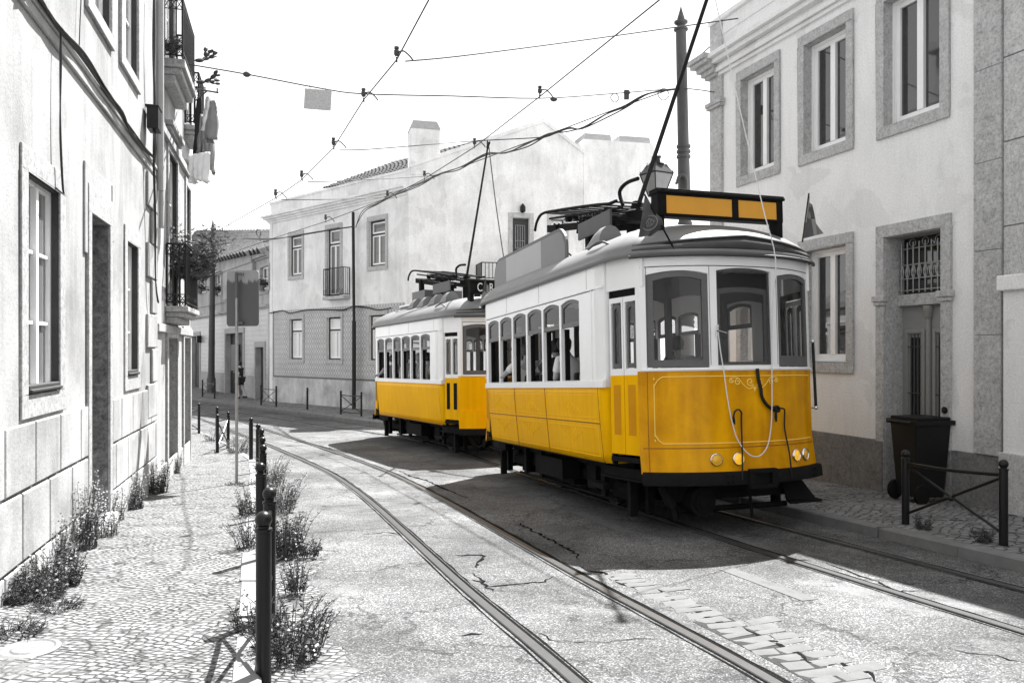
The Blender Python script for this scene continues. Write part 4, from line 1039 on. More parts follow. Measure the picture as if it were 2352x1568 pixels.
# back of a road sign on a thin pole at the left kerb
q = gp(543.5, 1110, .05); Ys = q.y
t = thing('road_sign', 'back of a grey road sign with a drip stained plate on a thin pole', 'road sign', q)
mb = MB(); H = CZ+(HY-622)/F*Ys-q.z; mb.tube([(0, 0, -.05), (.0, 0, H)], .021, 10); mb.build('post', M['zinc'], t)
m_, nt_, b_ = NM('sign_back'); v_ = co(nt_)
sx = nd(nt_, 'ShaderNodeSeparateXYZ'); lk(nt_, v_, sx.inputs[0])
h_ = mth(nt_, 'ADD', sx.outputs[2], mth(nt_, 'MULTIPLY', noise(nt_, co(nt_, (14, 14, 1.2)), 1.0, 4), -.28))
lk(nt_, ramp(nt_, mth(nt_, 'SUBTRACT', h_, H-.5), [(.18, .085), (.22, .30)]), b_.inputs['Base Color']); b_.inputs['Roughness'].default_value = .5; M['sign_back'] = m_
mb = MB(); W, Hh, rc = .265, .41, .05; cx_, cz_ = (553.5-543.5)/F*Ys, H-.40
ring = []
for ax, az, a0 in ((1, 1, 0), (-1, 1, 90), (-1, -1, 180), (1, -1, 270)):
    for k in range(6): a = R(a0+18*k); ring.append(Vector((ax*(W-rc)+rc*math.cos(a), .03, az*(Hh-rc)+rc*math.sin(a))))
Ry = Matrix.Rotation(R(-14), 3, 'Z')
ring = [Ry @ (p+Vector((0, .01, 0)))+Vector((cx_, 0, cz_)) for p in ring]; mb.prism(ring, Ry @ Vector((0, .012, 0)))
mb.build('plate', M['sign_back'], t, smooth=30)
mb = MB(); mb.box(cx_-.05, cx_+.03, -.028, .03, H-.06, H-.03); mb.box(cx_-.05, cx_+.03, -.028, .03, H-.78, H-.75); mb.tube([(.0, -.004, H-.40), (.0, -.004, H-.02)], .0235, 10); mb.build('bracket', M['sash_grey'], t, smooth=0)
# hanging sign on the span wire: built with the wires below
# bollards
def bollard_parts(t, h=.8, r=.037):
    mb = MB(); mb.lathe([(r*1.02, -.06), (r*1.02, h*.86), (r*1.12, h*.865), (r*1.12, h*.885), (r*.8, h*.89), (r*.8, h*.905)], (0, 0, 0), 18); mb.build('post', M['iron_paint'], t, smooth=40)
    mb = MB(); mb.ball((0, 0, h*.95), r*1.12, 18, 11); mb.build('ball_cap', M['iron_paint'], t, smooth=80)
B0 = None
def bollard(x, y, label, dz=.05, group='black bollards along the kerbs', h=None, tilt=0, r=None):
    global B0
    if B0 is None:
        o = B0 = thing('bollard', label, 'bollard', (0, 0, 0), 0, group); bollard_parts(o)
    else: o = copy_tree(B0); o['label'] = label; o['group'] = group
    o.location = (x, y, g(y)+dz); o.rotation_euler = (0, tilt, 0)
    if h: o.scale = (1, 1, h/.8)
    return o
bollard(-2.05, 6.49, 'third bollard from the camera, standing among tall weeds')
bollard(-2.69, 8.6, 'fourth bollard from the camera, its top just above the third')
bollard(-3.12, 9.95, 'fifth bollard from the camera, crowded against the sixth')
bollard(-3.70, 11.76, 'sixth bollard from the camera, beside the end of the bollard cluster')
bollard(-4.17, 13.08, 'slim bollard rising just left of the cluster above the rail')
bollard(-4.93, 15.04, 'lone bollard just right of the road sign pole')
bollard(-7.15, 19.3, 'bollard with weeds at its foot between the two left barriers')
q = gp(706, 940, .1); bollard(q.x, q.y, 'lone bollard on the far pavement below the tiled wall', .1)
def barrier(a, b, label, h=.8, low=True, dz=.05, r=.034, group='black crossed barriers along the kerbs', hub=True):
    a, b = Vector(a), Vector(b); d = b-a; L = d.length; rot = math.atan2(d.y, d.x)
    za = g(a.y)+dz; zb = g(b.y)+dz-za
    t = thing('barrier', label, 'barrier', (a.x, a.y, za), rot, group)
    for x, z in ((0, 0), (L, zb)):
        mb = MB(); mb.lathe([(r, z-.06), (r, z+h*.87), (r*1.12, z+h*.875), (r*1.12, z+h*.895), (r*.75, z+h*.9), (r*.75, z+h*.91)], (x, 0, 0), 16); o = mb.build('post', M['iron_paint'], t, smooth=40)
        mb = MB(); mb.ball((x, 0, z+h*.95), r*1.12, 16, 10); mb.build('ball_cap', M['iron_paint'], o, smooth=80)
    q = .016
    mb = MB(); mb.tube(cat([(0, 0, h*.82), (L*.5, 0, zb*.5+h*.80), (L, 0, zb+h*.82)], 4), q, 8); mb.build('top_rail', M['iron_paint'], t)
    mb = MB(); mb.tube([(0, 0, h*.80), (L, 0, zb+.10)], .013, 8); mb.tube([(0, .004, .10), (L, .004, zb+h*.80)], .013, 8); mb.ball((L/2, 0, zb/2+h*.45), .03, 12, 8); mb.build('cross_brace', M['iron_paint'], t)
    if low: mb = MB(); mb.tube([(0, 0, .09), (L, 0, zb+.09)], q*.9, 8); mb.build('bottom_rail', M['iron_paint'], t)
    return t
mb = None
def gx(px, py, o=.1): q = gp(px, py, o); return (q.x, q.y, 0)
barrier(gx(2080, 1203), gx(2305, 1252), 'black crossed barrier on the right pavement in front of the wheelie bin', .74, False, .1, .036)
barrier((-1.22, 3.91, 0), (-1.48, 4.86, 0), 'nearest black crossed barrier seen end on, cut by the bottom edge', .8, True, .05, .037)
barrier(gx(524, 1029, .05), (-7.0+.95, 16.35, 0), 'sunlit crossed barrier behind the road sign pole', .8, True, .05)
barrier((-10.0, 22.6, 0), gx(457, 995, .05), 'crossed barrier half hidden by the corner of the left house', .8, True, .05)
barrier(gx(599.7, 930), gx(634.5, 934), 'crossed barrier at the far corner of the tiled house', .8, False, .1)
barrier(gx(783, 951), gx(830, 956), 'crossed barrier on the far pavement in front of the thin black post', .8, True, .1)
barrier(gx(465, 911), gx(493, 915), 'crossed barrier at the far left in front of the low house pole', .8, True, .1)
# wheelie bin
q = gp(2112, 1150, .1); t = thing('wheelie_bin', 'black wheelie bin with an open-edged lid by the grey door', 'bin', q, RH.rot+PI+R(-6)); t.scale = (.84, .8, 1)
mb = MB(); lo = [(-.21, -.24, .07), (.21, -.24, .07), (.21, .22, .07), (-.21, .22, .07)]; hi = [(-.27, -.31, .94), (.27, -.31, .94), (.27, .29, .94), (-.27, .29, .94)]
mb.add(lo+hi, [(0,3,2,1),(0,1,5,4),(1,2,6,5),(2,3,7,6),(3,0,4,7),(4,5,6,7)])
for x in (-.14, 0, .14): mb.add([(x-.02, -.262, .15), (x+.02, -.262, .15), (x+.02, -.315, .9), (x-.02, -.315, .9)], [(0, 1, 2, 3)])
mb.build('bin_body', M['bin_black'], t, smooth=0, bev=.015)
mb = MB(); mb.box(-.31, .31, -.35, .33, .93, .985); mb.box(-.27, .27, -.30, .28, .985, 1.02); mb.tube([(-.25, .36, .96), (.25, .36, .96)], .018, 8); mb.build('lid', M['bin_black'], t, smooth=0, bev=.015)
for x in (-.27, .27):
    mb = MB(); mb.lathe([(.04, -.03), (.115, -.03), (.12, -.02), (.12, .02), (.115, .03), (.04, .03)], (x, .2, .115), 18, Matrix.Rotation(R(90), 3, 'Y')); mb.build('wheel', M['rubber'], t)
q = gp(66, 1491, .05); t = thing('drain_cover', 'worn round stone drain cover in the cobbles at bottom left', 'drain cover', q)
mb = MB(); mb.lathe([(.155, -.02), (.155, .006), (.13, .012), (.12, .006), (.09, .006), (.08, .012), (.01, .010)], (0, 0, 0), 28); mb.build('cover', M['manhole'], t, smooth=30)

# ================================================================= overhead wires
def wire(name, label, pts, r=.008, cat_='wire', n=4, mat='wire', group=None):
    r = max(r, .0075)*1.35
    base = Vector(pts[0]); t = thing(name, label, cat_, base, 0, group)
    mb = MB(); mb.tube(cat([Vector(p)-base for p in pts], n) if n > 1 else [Vector(p)-base for p in pts], r, 6); mb.build('strand', M[mat], t); return t
def hanger(t, p, d, s=1.0):                 # insulated hanger: cap, curved arm, ear clamping the wire
    p = Vector(p)-t.location; d = Vector(d).normalized()*s
    mb = MB(); mb.lathe([(.03*s, .0), (.05*s, .03*s), (.05*s, .10*s), (.03*s, .12*s), (.045*s, .13*s), (.045*s, .17*s), (.02*s, .18*s)], p+Vector((0, 0, .07*s)), 10)
    mb.tube(cat([p+Vector((0, 0, .12*s)), p+d*.12+Vector((0, 0, .17*s)), p+d*.24+Vector((0, 0, .08*s)), p+d*.30], 4), .015*s, 6)
    mb.tube([p-d.cross(Vector((0, 0, 1)))*.12, p+Vector((0, 0, .05)), p+d.cross(Vector((0, 0, 1)))*.12], .016*s, 5)
    mb.build('hanger', M['pole_paint'], t)
LW = [(985, -60, 9.2), (985, 0, 9.6), (911, 138, 10.9), (835, 230, 13.1), (766, 340, 15.6), (693, 413, 18.2), (633, 455, 20.0), (500, 530, 28), (440, 560, 34)]
RW = [(1700, -140, 8.3), (1515, 0, 9.78), (1240, 222, 13.7), (1090, 338, 17.2), (975, 411, 20.1), (890, 455, 22.0), (748, 509, 24.9), (622, 549, 29), (520, 585, 33)]
lw = [P(*p) for p in LW]; rw = [P(*p) for p in RW]
tl = wire('contact_wire', 'taut tram wire over the left track, dropping to the far left pole', lw, .0075, n=1)
tr_ = wire('contact_wire', 'taut tram wire over the right track, passing above both trams', rw, .0075, n=1)
for i in (2, 3, 4, 5, 6): hanger(tl, lw[i], (1, .1, 0), .66+.04*i)
for i in (2, 3, 4, 5, 6): hanger(tr_, rw[i], (1, .1, 0), .66+.04*i)
def sp(*a): return [P(*p) for p in a]
t = wire('span_wire', 'span wire from the upper left balcony to the tall pole, carrying a blank plate', sp((420, 146, 12.6), (567, 171, 12.7), (735, 203, 12.9), (835, 216, 13.1), (1040, 221, 13.3), (1240, 226, 13.7), (1400, 216, 14.5), (1562, 204, 15.2), (1640, 212, 14.0)), .006)
b0 = t.location
mb = MB()
for px, py, Y in ((567, 171, 12.7), (1440, 213, 14.7), (1272, 228, 13.8)): mb.ball(P(px, py, Y)-b0, .05, 10, 7, (1.3, .9, .9))
mb.cbox(P(1439, 218, 14.7)-b0, .09, .05, .17); mb.build('insulator', M['pole_paint'], t)
mb = MB()
for px, py, Y, rr in ((1412, 225, 14.6, .075), (1524, 217, 15.0, .105)): mb.tube([P(px, py, Y)-b0+Vector((rr*math.cos(a), .02*math.sin(3*a), rr*math.sin(a))) for a in [i*PI/9 for i in range(19)]], .008, 5)
mb.build('cable_coil', M['wire'], t)
c = P(730, 229, 12.88); t = thing('hanging_plate', 'blank pale rectangular plate hanging from the span wire', 'sign', c, R(6))
mb = MB(); mb.box(-.215, .215, -.006, .006, -.165, .165); mb.build('plate', M['flag_light'], t, smooth=0, bev=.008).rotation_euler = (0, R(3), 0)
mb = MB(); mb.tube([(-.12, 0, .15), (-.13, 0, .23)], .006, 5); mb.tube([(.12, 0, .14), (.13, 0, .21)], .006, 5); mb.build('hook', M['zinc'], t)
wire('span_wire', 'bracing wire from the left track hanger across the sky to the right house', sp((931, 141, 10.95), (1050, 130, 11.3), (1300, 98, 12.2), (1560, 62, 13.2), (1715, 40, 13.6)), .007)
t = wire('span_wire', 'stay wire rising from the tall pole over the right house parapet', sp((1580, 152, 15.2), (1652, 90, 14.4), (1715, 42, 13.6), (1790, -22, 12.6)), .007)
mb = MB()
for q in ((1652, 90, 14.4), (1712, 43, 13.6)): mb.ball(P(*q)-t.location, .055, 10, 7)
mb.build('insulator', M['iron'], t)
wire('span_wire', 'thin span wire from the third left hanger across the chimney to the cable loops', sp((780, 345, 15.6), (850, 343, 15.9), (1000, 331, 16.6), (1090, 324, 17.2), (1240, 316, 16.6), (1270, 308, 16.4)), .006)
wire('span_wire', 'thin span wire from the fourth left hanger along the tiled house parapet', sp((706, 418, 18.2), (800, 415, 18.6), (975, 405, 20.0), (1010, 400, 20.2)), .006)
wire('span_wire', 'lowest thin span wire just above the tiled house cornice', sp((646, 459, 20.0), (760, 458, 20.6), (890, 452, 22.0), (912, 446, 22.2)), .006)
fe = [(1562, 206, 15.1), (1490, 216, 15.2), (1440, 243, 15.5), (1395, 262, 15.8), (1340, 292, 16.2), (1300, 298, 16.6), (1260, 310, 17), (1215, 330, 17.5), (1165, 350, 18.2), (1120, 357, 19), (1060, 386, 20), (1010, 398, 21), (960, 426, 22), (905, 448, 23.5), (865, 466, 25.5), (835, 488, 27.5), (814, 520, 29.2)]
bundle('cable_festoon', 'looping black feeder cables strung from the tall pole to the thin post', sp(*fe), 3, .014, .05, 12)
bundle('cable_span', 'pair of cables from the thin post past the tiled house corner', sp((814, 521, 29.2), (745, 530, 29.8), (680, 541, 31), (622, 549, 33), (560, 548, 36)), 2, .018, .03, 14)
wire('span_wire', 'straight carrier wire above the feeder cable loops', sp((1540, 205, 15.1), (1395, 258, 15.8), (1260, 309, 17), (1060, 384, 20)), .005, n=1)
# ================================================================= trams
plain('inside_light', .5, .6, 0, .1, 6, 0)
plain('seam', (.30, .11, .002), .6, 0, .2, 9, 0)
plain('yellow_dark', (.62, .265, .001), .4, 0, .15, 4, .1, 0, .1)
HW = 1.19; XR = -4.36
def lin(a, b, n): return [a+(b-a)*i/n for i in range(n+1)]
def bow(w): return .87-.32*(abs(w)/1.03)**2.4
def Ff(w, z, d=0):                           # front surface of the platform
    fl = .045*max(0, (.98-z)/.4)**1.4
    s = -.32*2.4/1.03*(abs(w)/1.03)**1.4*(1 if w > 0 else -1); n = Vector((1, -s, 0)).normalized()
    p = Vector((bow(w)+fl, w*(1+fl*.35), z)); return p-n*d
def hw(z): return HW-.065*max(0, (1.48-z)/.82)**1.3
def Fl(s, z, d=0): return Vector((s, -(hw(z)-d), z))
def Fr_(s, z, d=0): return Vector((s, hw(z)-d, z))
DA, DB = Vector((.05, 1.145, 0)), Vector((.53, 1.035, 0))
def Fd(side):
    u = (DB-DA); n = Vector((u.y, -u.x, 0)).normalized(); n = n if n.y > 0 else -n
    def f(s, z, d=0): p = DA+u*s-n*d; return Vector((p.x, side*p.y, z))
    return f
def arch(o, u): a, b, c, d, r = o; return d+r*(1-(2*(u-a)/(b-a)-1)**2)
def panel(mb, f, s0, s1, z0, z1, ops, th, step, zs=()):
    cuts = sorted({s0, s1}|{o[0] for o in ops}|{o[1] for o in ops}); full = []
    for a, b in zip(cuts, cuts[1:]):
        n = max(1, math.ceil((b-a)/step-1e-6))
        n = max(n, 8) if any(o[0] <= (a+b)/2 <= o[1] and o[4] for o in ops) else n
        full += [(a+(b-a)*i/n, a+(b-a)*(i+1)/n) for i in range(n)]
    zz = [z0]+[z for z in zs if z0 < z < z1]+[z1]
    for u, v in full:
        o = next((o for o in ops if o[0]-1e-6 <= u and v <= o[1]+1e-6), None)
        for d in (0, th):
            if o is None:
                for p, q in zip(zz, zz[1:]): mb.quad(f(u, p, d), f(v, p, d), f(v, q, d), f(u, q, d))
            else:
                if o[2] > z0+1e-5: mb.quad(f(u, z0, d), f(v, z0, d), f(v, o[2], d), f(u, o[2], d))
                mb.quad(f(u, arch(o, u), d), f(v, arch(o, v), d), f(v, z1, d), f(u, z1, d))
        if o:
            mb.quad(f(u, arch(o, u), 0), f(v, arch(o, v), 0), f(v, arch(o, v), th), f(u, arch(o, u), th))
            mb.quad(f(u, o[2], 0), f(v, o[2], 0), f(v, o[2], th), f(u, o[2], th))
        for z in (z0, z1): mb.quad(f(u, z, 0), f(v, z, 0), f(v, z, th), f(u, z, th))
    for o in ops:
        for s in o[:2]: mb.quad(f(s, o[2], 0), f(s, o[3], 0), f(s, o[3], th), f(s, o[2], th))
    for s in (s0, s1):
        for p, q in zip(zz, zz[1:]): mb.quad(f(s, p, 0), f(s, q, 0), f(s, q, th), f(s, p, th))
def outline(o, w=0, n=10, wb=None):
    a, b, c, d, r = o; wb = w if wb is None else wb
    pts = [(a+w+(b-a-2*w)*i/4, c+wb) for i in range(5)]
    pts += [(b-w-(b-a-2*w)*i/n, arch(o, b-(b-a)*i/n)-w) for i in range(n+1)]
    return pts
def ring(mb, f, o, w, d0, d1, wb=None):
    A, B = outline(o), outline(o, w, wb=wb); n = len(A)
    for i in range(n):
        j = (i+1) % n
        for d in (d0, d1): mb.quad(f(*A[i], d), f(*A[j], d), f(*B[j], d), f(*B[i], d))
        mb.quad(f(*A[i], d0), f(*A[j], d0), f(*A[j], d1), f(*A[i], d1)); mb.quad(f(*B[i], d0), f(*B[j], d0), f(*B[j], d1), f(*B[i], d1))
def sash(t, f, o, w, d0, d1, wb=None, mat='sash_grey', name='window_sash'):
    mb = MB(); ring(mb, f, o, w, d0, d1, wb); s = mb.build(name, M[mat], t, smooth=30)
    mb = MB(); pts = outline(o, w*.8, wb=(wb or w)*.9); c = f((o[0]+o[1])/2, (o[2]+o[3])/2, (d0+d1)/2); k = len(mb.v)
    vs = [c]+[f(*p, (d0+d1)/2) for p in pts]; mb.add(vs, [(0, i, i % (len(vs)-1)+1) for i in range(1, len(vs))])
    mb.build('pane', M['glass'], s, smooth=60)
    return s
XM = XR/2
def mir(p): p = Vector(p); return Vector((2*XM-p.x, p.y, p.z))       # mirror to the rear end
TM = {}
def tram(kind, O, u, pitch, label):
    rz = math.atan2(u[1], u[0]); t = thing('tram', label, 'tram', O, 0, 'yellow trams in line')
    t.rotation_euler = (0, -pitch, rz); MW = Matrix.Translation(O) @ Euler((0, -pitch, rz)).to_matrix().to_4x4(); IM = MW.inverted(); TM[kind] = MW
    L = lambda px, py, Y: IM @ P(px, py, Y)
    one = kind == 1
    wt, ye, yf = M['tram_white'], M['yellow'], M['yellow_front' if one else 'yellow']
    zs = lin(.66, 1.48, 8)[1:-1]
    for sd, f in ((-1, Fl), (1, Fr_)):
        mb = MB(); plan = [(XR, .95), (XR, 1.12), (XR+.05, 1.175), (XR+.16, HW), (-.2, HW), (-.10, 1.183), (-.03, 1.155), (0, 1.10), (0, .95)]
        for z0, z1 in zip(lin(.66, 1.48, 8), lin(.66, 1.48, 8)[1:]):
            for p, q in zip(plan, plan[1:]):
                k0, k1 = hw(z0)-HW, hw(z1)-HW
                mb.quad((p[0], sd*(p[1]+k0), z0), (q[0], sd*(q[1]+k0), z0), (q[0], sd*(q[1]+k1), z1), (p[0], sd*(p[1]+k1), z1))
        o = mb.build('side_panel', ye, t, smooth=50); so = o.modifiers.new('thickness', 'SOLIDIFY'); so.thickness = .02; so.offset = 0
        mb = MB(); mb.tube([f(XR+.1, .655, .0), f(-.12, .655, .0)], .014, 6); mb.tube([f(-.16, z, -.003) for z in lin(.66, 1.48, 6)], .006, 5)
        mb.build('lower_trim', M['under_black'] if one else M['seam'], o)
        ops = [(-.64-.61*(i+1)+.055, -.64-.61*i, 1.555, 2.472, .043) for i in range(6)]
        mb = MB(); panel(mb, f, XR, -.2, 1.48, 2.82, ops, .045, 2)
        cp = [(-.2, HW), (-.10, 1.183), (-.03, 1.155), (0, 1.10), (0, .95)]
        for p, q in zip(cp, cp[1:]): mb.quad((p[0], sd*p[1], 1.48), (q[0], sd*q[1], 1.48), (q[0], sd*q[1], 2.82), (p[0], sd*p[1], 2.82))
        for s in (XR,):
            mb.quad((s, sd*.98, 1.48), (s, sd*HW, 1.48), (s, sd*HW, 2.82), (s, sd*.98, 2.82))
        o = mb.build('window_band', wt, t, smooth=30)
        mb = MB(); mb.add([f(XR-.01, 1.475, -.02), f(.01, 1.475, -.02), f(.01, 1.545, -.02), f(XR-.01, 1.545, -.02), f(XR-.01, 1.475, .02), f(.01, 1.475, .02), f(.01, 1.56, .02), f(XR-.01, 1.56, .02)], [(0,1,2,3),(4,7,6,5),(0,4,5,1),(3,2,6,7),(0,3,7,4),(1,5,6,2)])
        mb.add([f(XR, 2.555, -.008), f(0, 2.555, -.008), f(0, 2.575, -.008), f(XR, 2.575, -.008), f(XR, 2.555, .01), f(0, 2.555, .01), f(0, 2.575, .01), f(XR, 2.575, .01)], [(0,1,2,3),(4,7,6,5),(0,4,5,1),(3,2,6,7),(0,3,7,4),(1,5,6,2)])
        for s in (-.30, -.21) : mb.tube([f(s, 1.55, -.002), f(s, 2.55, -.002)], .008, 5)
        for k in range(22): mb.ball(f(-.28-.19*k, 2.565, -.009), .008, 6, 4); mb.ball(f(-.28-.19*k, 1.51, -.021), .007, 6, 4)
        mb.build('belt_rail', wt, o, smooth=30)
        mb = MB()
        for x in (-.42, -1.95, -3.3): mb.tube([f(x, 2.58, .002), f(x, 2.81, .002)], .0045, 4)
        mb.tube([f(XR+.05, 2.55, .0), f(-.2, 2.55, .0)], .006, 4); mb.build('seam', M['board_edge'], o)
        for a, b, c, d, r in ops:
            sash(t, f, (a+.004, b-.004, 2.19, d-.004, r), .04, .012, .036, .055)
        for a, b, c, d, r in ops: mb = MB(); mb.cbox(f(a-.028, 1.87, .085), .07, .05, .63); mb.build('inner_post', M['under_black'], t, smooth=0)
        # ---- doors of both ends on this side
        fd = Fd(sd)
        for end in (0, 1):
            g_ = (lambda s, z, d=0, fd=fd: fd(s, z, d)) if end == 0 else (lambda s, z, d=0, fd=fd: mir(fd(s, z, d)))
            mb = MB(); panel(mb, g_, -.06, 1.12, 2.50, 2.82, [], .03, .3); mb.build('door_header', wt, t, smooth=30)
            for s0, s1 in ((.02, .47), (.49, .96)):
                mb = MB(); panel(mb, g_, s0, s1, .78, 1.60, [], .035, 1); dl = mb.build('door', ye, t, smooth=0)
                mb = MB()
                w_ = (s1-s0)
                q = [g_(s0+w_*a, z, -.003) for a, z in ((.25, .98), (.75, .98), (.75, 1.50), (.25, 1.50))]
                mb.poly(q); mb.build('panel' if one else 'lower_pane', M['yellow_dark'] if one else M['rubber'], dl, smooth=0)
                mb = MB(); ring(mb, g_, (s0, s1, 1.60, 2.42, 0), .055 if one else .05, 0, .035, .07); mb.build('door_frame', wt, dl, smooth=30)
                ins = .10
                sash(dl, g_, (s0+ins, s1-ins, 1.675, 2.33, .03), .05, .006, .03, .05, name='sash')
            mb = MB(); mb.prism([g_(.0, .70, .0), g_(.93, .70, .0), g_(.93, .70, .16), g_(.0, .70, .16)], (0, 0, .05)); mb.build('door_step', M['under_black'], t, smooth=0); mb = MB(); mb.prism([g_(-.02, 2.43, .03), g_(1.0, 2.43, .03), g_(1.0, 2.43, .07), g_(-.02, 2.43, .07)], (0, 0, .07)); mb.build('door_head_strip', M['under_black'], t, smooth=0)  # step, then a black strip across the gap above the door leaves
            mb = MB(); q = [Vector((.004, sd*1.07, .66)), Vector((.06, sd*1.07, .66)), Vector((.06, sd*1.125, .66)), Vector((.004, sd*1.115, .66))]; q = q if end == 0 else [mir(p) for p in q]; mb.prism(q, (0, 0, 1.84)); mb.build('door_gap_shade', M['rubber'], t, smooth=0)  # black strip put in for the shaded gap beside the recessed door
    # ---- bulkheads, floor, ceiling, seats
    for x in (-.05, XR+.05):
        fb = lambda s, z, d=0, x=x: Vector((x-d, s, z))
        mb = MB(); panel(mb, fb, -1.12, 1.12, .86, 2.80, [(-1.0, -.40, 1.42, 2.4, .05), (-.32, .32, .87, 2.45, .05), (.40, 1.0, 1.42, 2.4, .05)], .03, 2); mb.build('bulkhead', M['inside_grey'], t, smooth=0)
    mb = MB(); mb.box(XR-.50, .50, -.93, .93, .80, .86); mb.build('floor', M['inside_wood'], t, smooth=0)
    mb = MB(); mb.box(XR-.4, .4, -1.0, 1.0, 2.78, 2.80)
    for k in range(8): mb.box(XR-.3+.68*k, XR-.25+.68*k, -.98, .98, 2.745, 2.78)
    for y in (-.35, .35): mb.box(XR-.3, .3, y-.02, y+.02, 2.75, 2.78)
    mb.build('ceiling', M['ceiling_cream'], t, smooth=0)
    for i in range(6):
        for sd in (-1, 1):
            x = -.72-.61*i; mb = MB(); mb.box(x-.42, x-.0, sd*.62-.36, sd*.62+.36, 1.22, 1.32); mb.box(x-.02, x+.05, sd*.62-.36, sd*.62+.36, 1.22, 1.66); mb.box(x-.3, x-.1, sd*.62-.2, sd*.62+.2, .86, 1.22)
            mb.build('seat', M['seat_dark'], t, smooth=0, bev=.03)
    # ---- platform ends
    for end in (0, 1):
        fe = Ff if end == 0 else (lambda w, z, d=0: mir(Ff(w, z, d)))
        mb = MB(); panel(mb, fe, -1.03, 1.03, .60, 1.635, [], .03, .09, lin(.6, 1.0, 5)[1:])
        for sd in (-1, 1):
            pts = [fe(sd*1.03, z) for z in (.6, .8, 1.0, 1.635)]; pq = [Vector((p.x-.06 if end == 0 else p.x+.06, sd*1.045, p.z)) for p in pts]
            for i in range(3): mb.quad(pts[i], pts[i+1], pq[i+1], pq[i])
        mb.build('front_panel', yf, t, smooth=40)
        mid_o = (-.325, .325, 1.685, 2.645, .032); side_o = [(-.985, -.415, 1.665, 2.612, .036), (.415, .985, 1.665, 2.612, .036)]
        mb = MB(); panel(mb, fe, -1.03, 1.03, 1.635, 2.82, [side_o[0], mid_o, side_o[1]], .05, .09)
        for sd in (-1, 1):
            p = fe(sd*1.03, 1.635); q = Vector((p.x-.07 if end == 0 else p.x+.07, sd*1.05, 0)); mb.quad((p.x, p.y, 1.635), (q.x, q.y, 1.635), (q.x, q.y, 2.82), (p.x, p.y, 2.82))
        o = mb.build('front_window_frame', wt, t, smooth=40)
        mb = MB()
        for z, r in ((1.645, .016),): mb.tube([fe(w, z, -.005) for w in lin(-1.03, 1.03, 24)], r, 6)
        mb.build('belt_rail', wt, o)
        mb = MB(); mb.tube([fe(w, 2.692, -.001) for w in lin(-1.03, 1.03, 24)], .005, 4)
        for w in (-.98, -.40, .40): mb.tube([fe(w, 1.69, .0), fe(w, 2.69, .0)], .0035, 4)
        mb.build('seam', M['board_edge'], o)
        ins = lambda o, k: (o[0]+k, o[1]-k, o[2]+k, o[3]-k, o[4])
        sash(t, fe, ins(side_o[0], .006), .055, .008, .045, .075, name='front_sash')
        sash(t, fe, (mid_o[0]+.006, mid_o[1]-.006, 1.66, 2.46, .025), .05, .045, .075, .06, name='front_sash')
        sash(t, fe, ins(mid_o, .004), .012, .02, .03, .012, name='front_sash')
        sash(t, fe, ins(side_o[1], .006), .04 if end == 0 else .055, .008, .045, .11, mat='sash_grey', name='front_sash')
        # bumper and coupling pocket
        mb = MB(); fs = lin(-1.04, 1.04, 26)
        sec = [(.49, .0), (.497, -.045), (.60, -.05), (.62, -.04), (.625, .0), (.625, .05)]
        for a, b in zip(fs, fs[1:]):
            for (z0, d0), (z1, d1) in zip(sec, sec[1:]): mb.quad(fe(a, z0, d0), fe(b, z0, d0), fe(b, z1, d1), fe(a, z1, d1))
        for w in (fs[0], fs[-1]): mb.poly([fe(w, z, d) for z, d in sec])
        ro = mb.build('bumper', M['under_black'], t, smooth=40)
        mb = MB()
        for w in (-.30, .80, -.25, .85):
            for z in (.53, .59): mb.ball(fe(w, z, -.055), .013, 8, 6)
        mb.build('bolt', M['under_black'], ro)
        c = fe(.06, .55, -.07); ex = .022 if end == 0 else -.022
        mb = MB()
        for y0, y1, z0, z1 in ((-.16, .16, .06, .10), (-.16, .16, -.10, -.06), (-.16, -.10, -.06, .06), (.10, .16, -.06, .06)): mb.box(c.x-ex, c.x+ex*1.5, c.y+y0, c.y+y1, c.z+z0, c.z+z1)
        mb.build('coupling_pocket', M['under_black'], ro, smooth=0, bev=.01)
        # headlights
        for w in ((-.385, -.15, .60, .765) if one else (-.5, .5)):
            c = fe(w, .745, -.0); n = (fe(w, .745, -.1)-c).normalized(); q = Vector((0, 0, 1)).rotation_difference(n).to_matrix()
            mb = MB(); mb.lathe([(.066, -.01), (.069, .010), (.066, .024), (.058, .029), (.054, .022), (.054, .0)], c, 24, q); h = mb.build('headlight', M['chrome'], t, smooth=60)
            mb = MB(); mb.lathe([(.055, .016), (.045, .024), (.025, .031), (.003, .034)], c, 20, q); mb.build('lens', M['lens_lit' if one and abs(w) != .385 and w < .7 else 'lens_amber'], h, smooth=80)
        # underside gear at the end
        sx = 1 if end == 0 else -1; X = lambda x: x if end == 0 else 2*XM-x
        mb = MB()
        mb.tube([(X(.52), -.42, .30), (X(.66), -.42, .30)], .15, 18); mb.tube([(X(.66), -.42, .30), (X(.675), -.42, .30)], .10, 18); mb.tube([(X(.675), -.42, .30), (X(.69), -.42, .30)], .06, 14)
        mb.tube(cat([(X(.50), -.80, .46), (X(.55), -.76, .34), (X(.56), -.72, .26)], 4), .055, 8); mb.tube([(X(.56), -.72, .26), (X(.575), -.69, .12)], .03, 7)
        mb.box(min(X(.02), X(.09)), max(X(.02), X(.09)), -.95, -.86, .10, .60); mb.box(min(X(.14), X(.2)), max(X(.14), X(.2)), -.80, -.72, .14, .6); mb.box(min(X(.02), X(.09)), max(X(.02), X(.09)), .86, .95, .10, .60)
        mb.prism([(X(.52), .62, .46), (X(.52), .86, .46), (X(.62), .98, .24), (X(.62), .62, .24)], (sx*.02, 0, .02)); mb.prism([(X(.62), .62, .24), (X(.62), .98, .24), (X(.69), 1.02, .225), (X(.69), .62, .22)], (0, 0, .025))
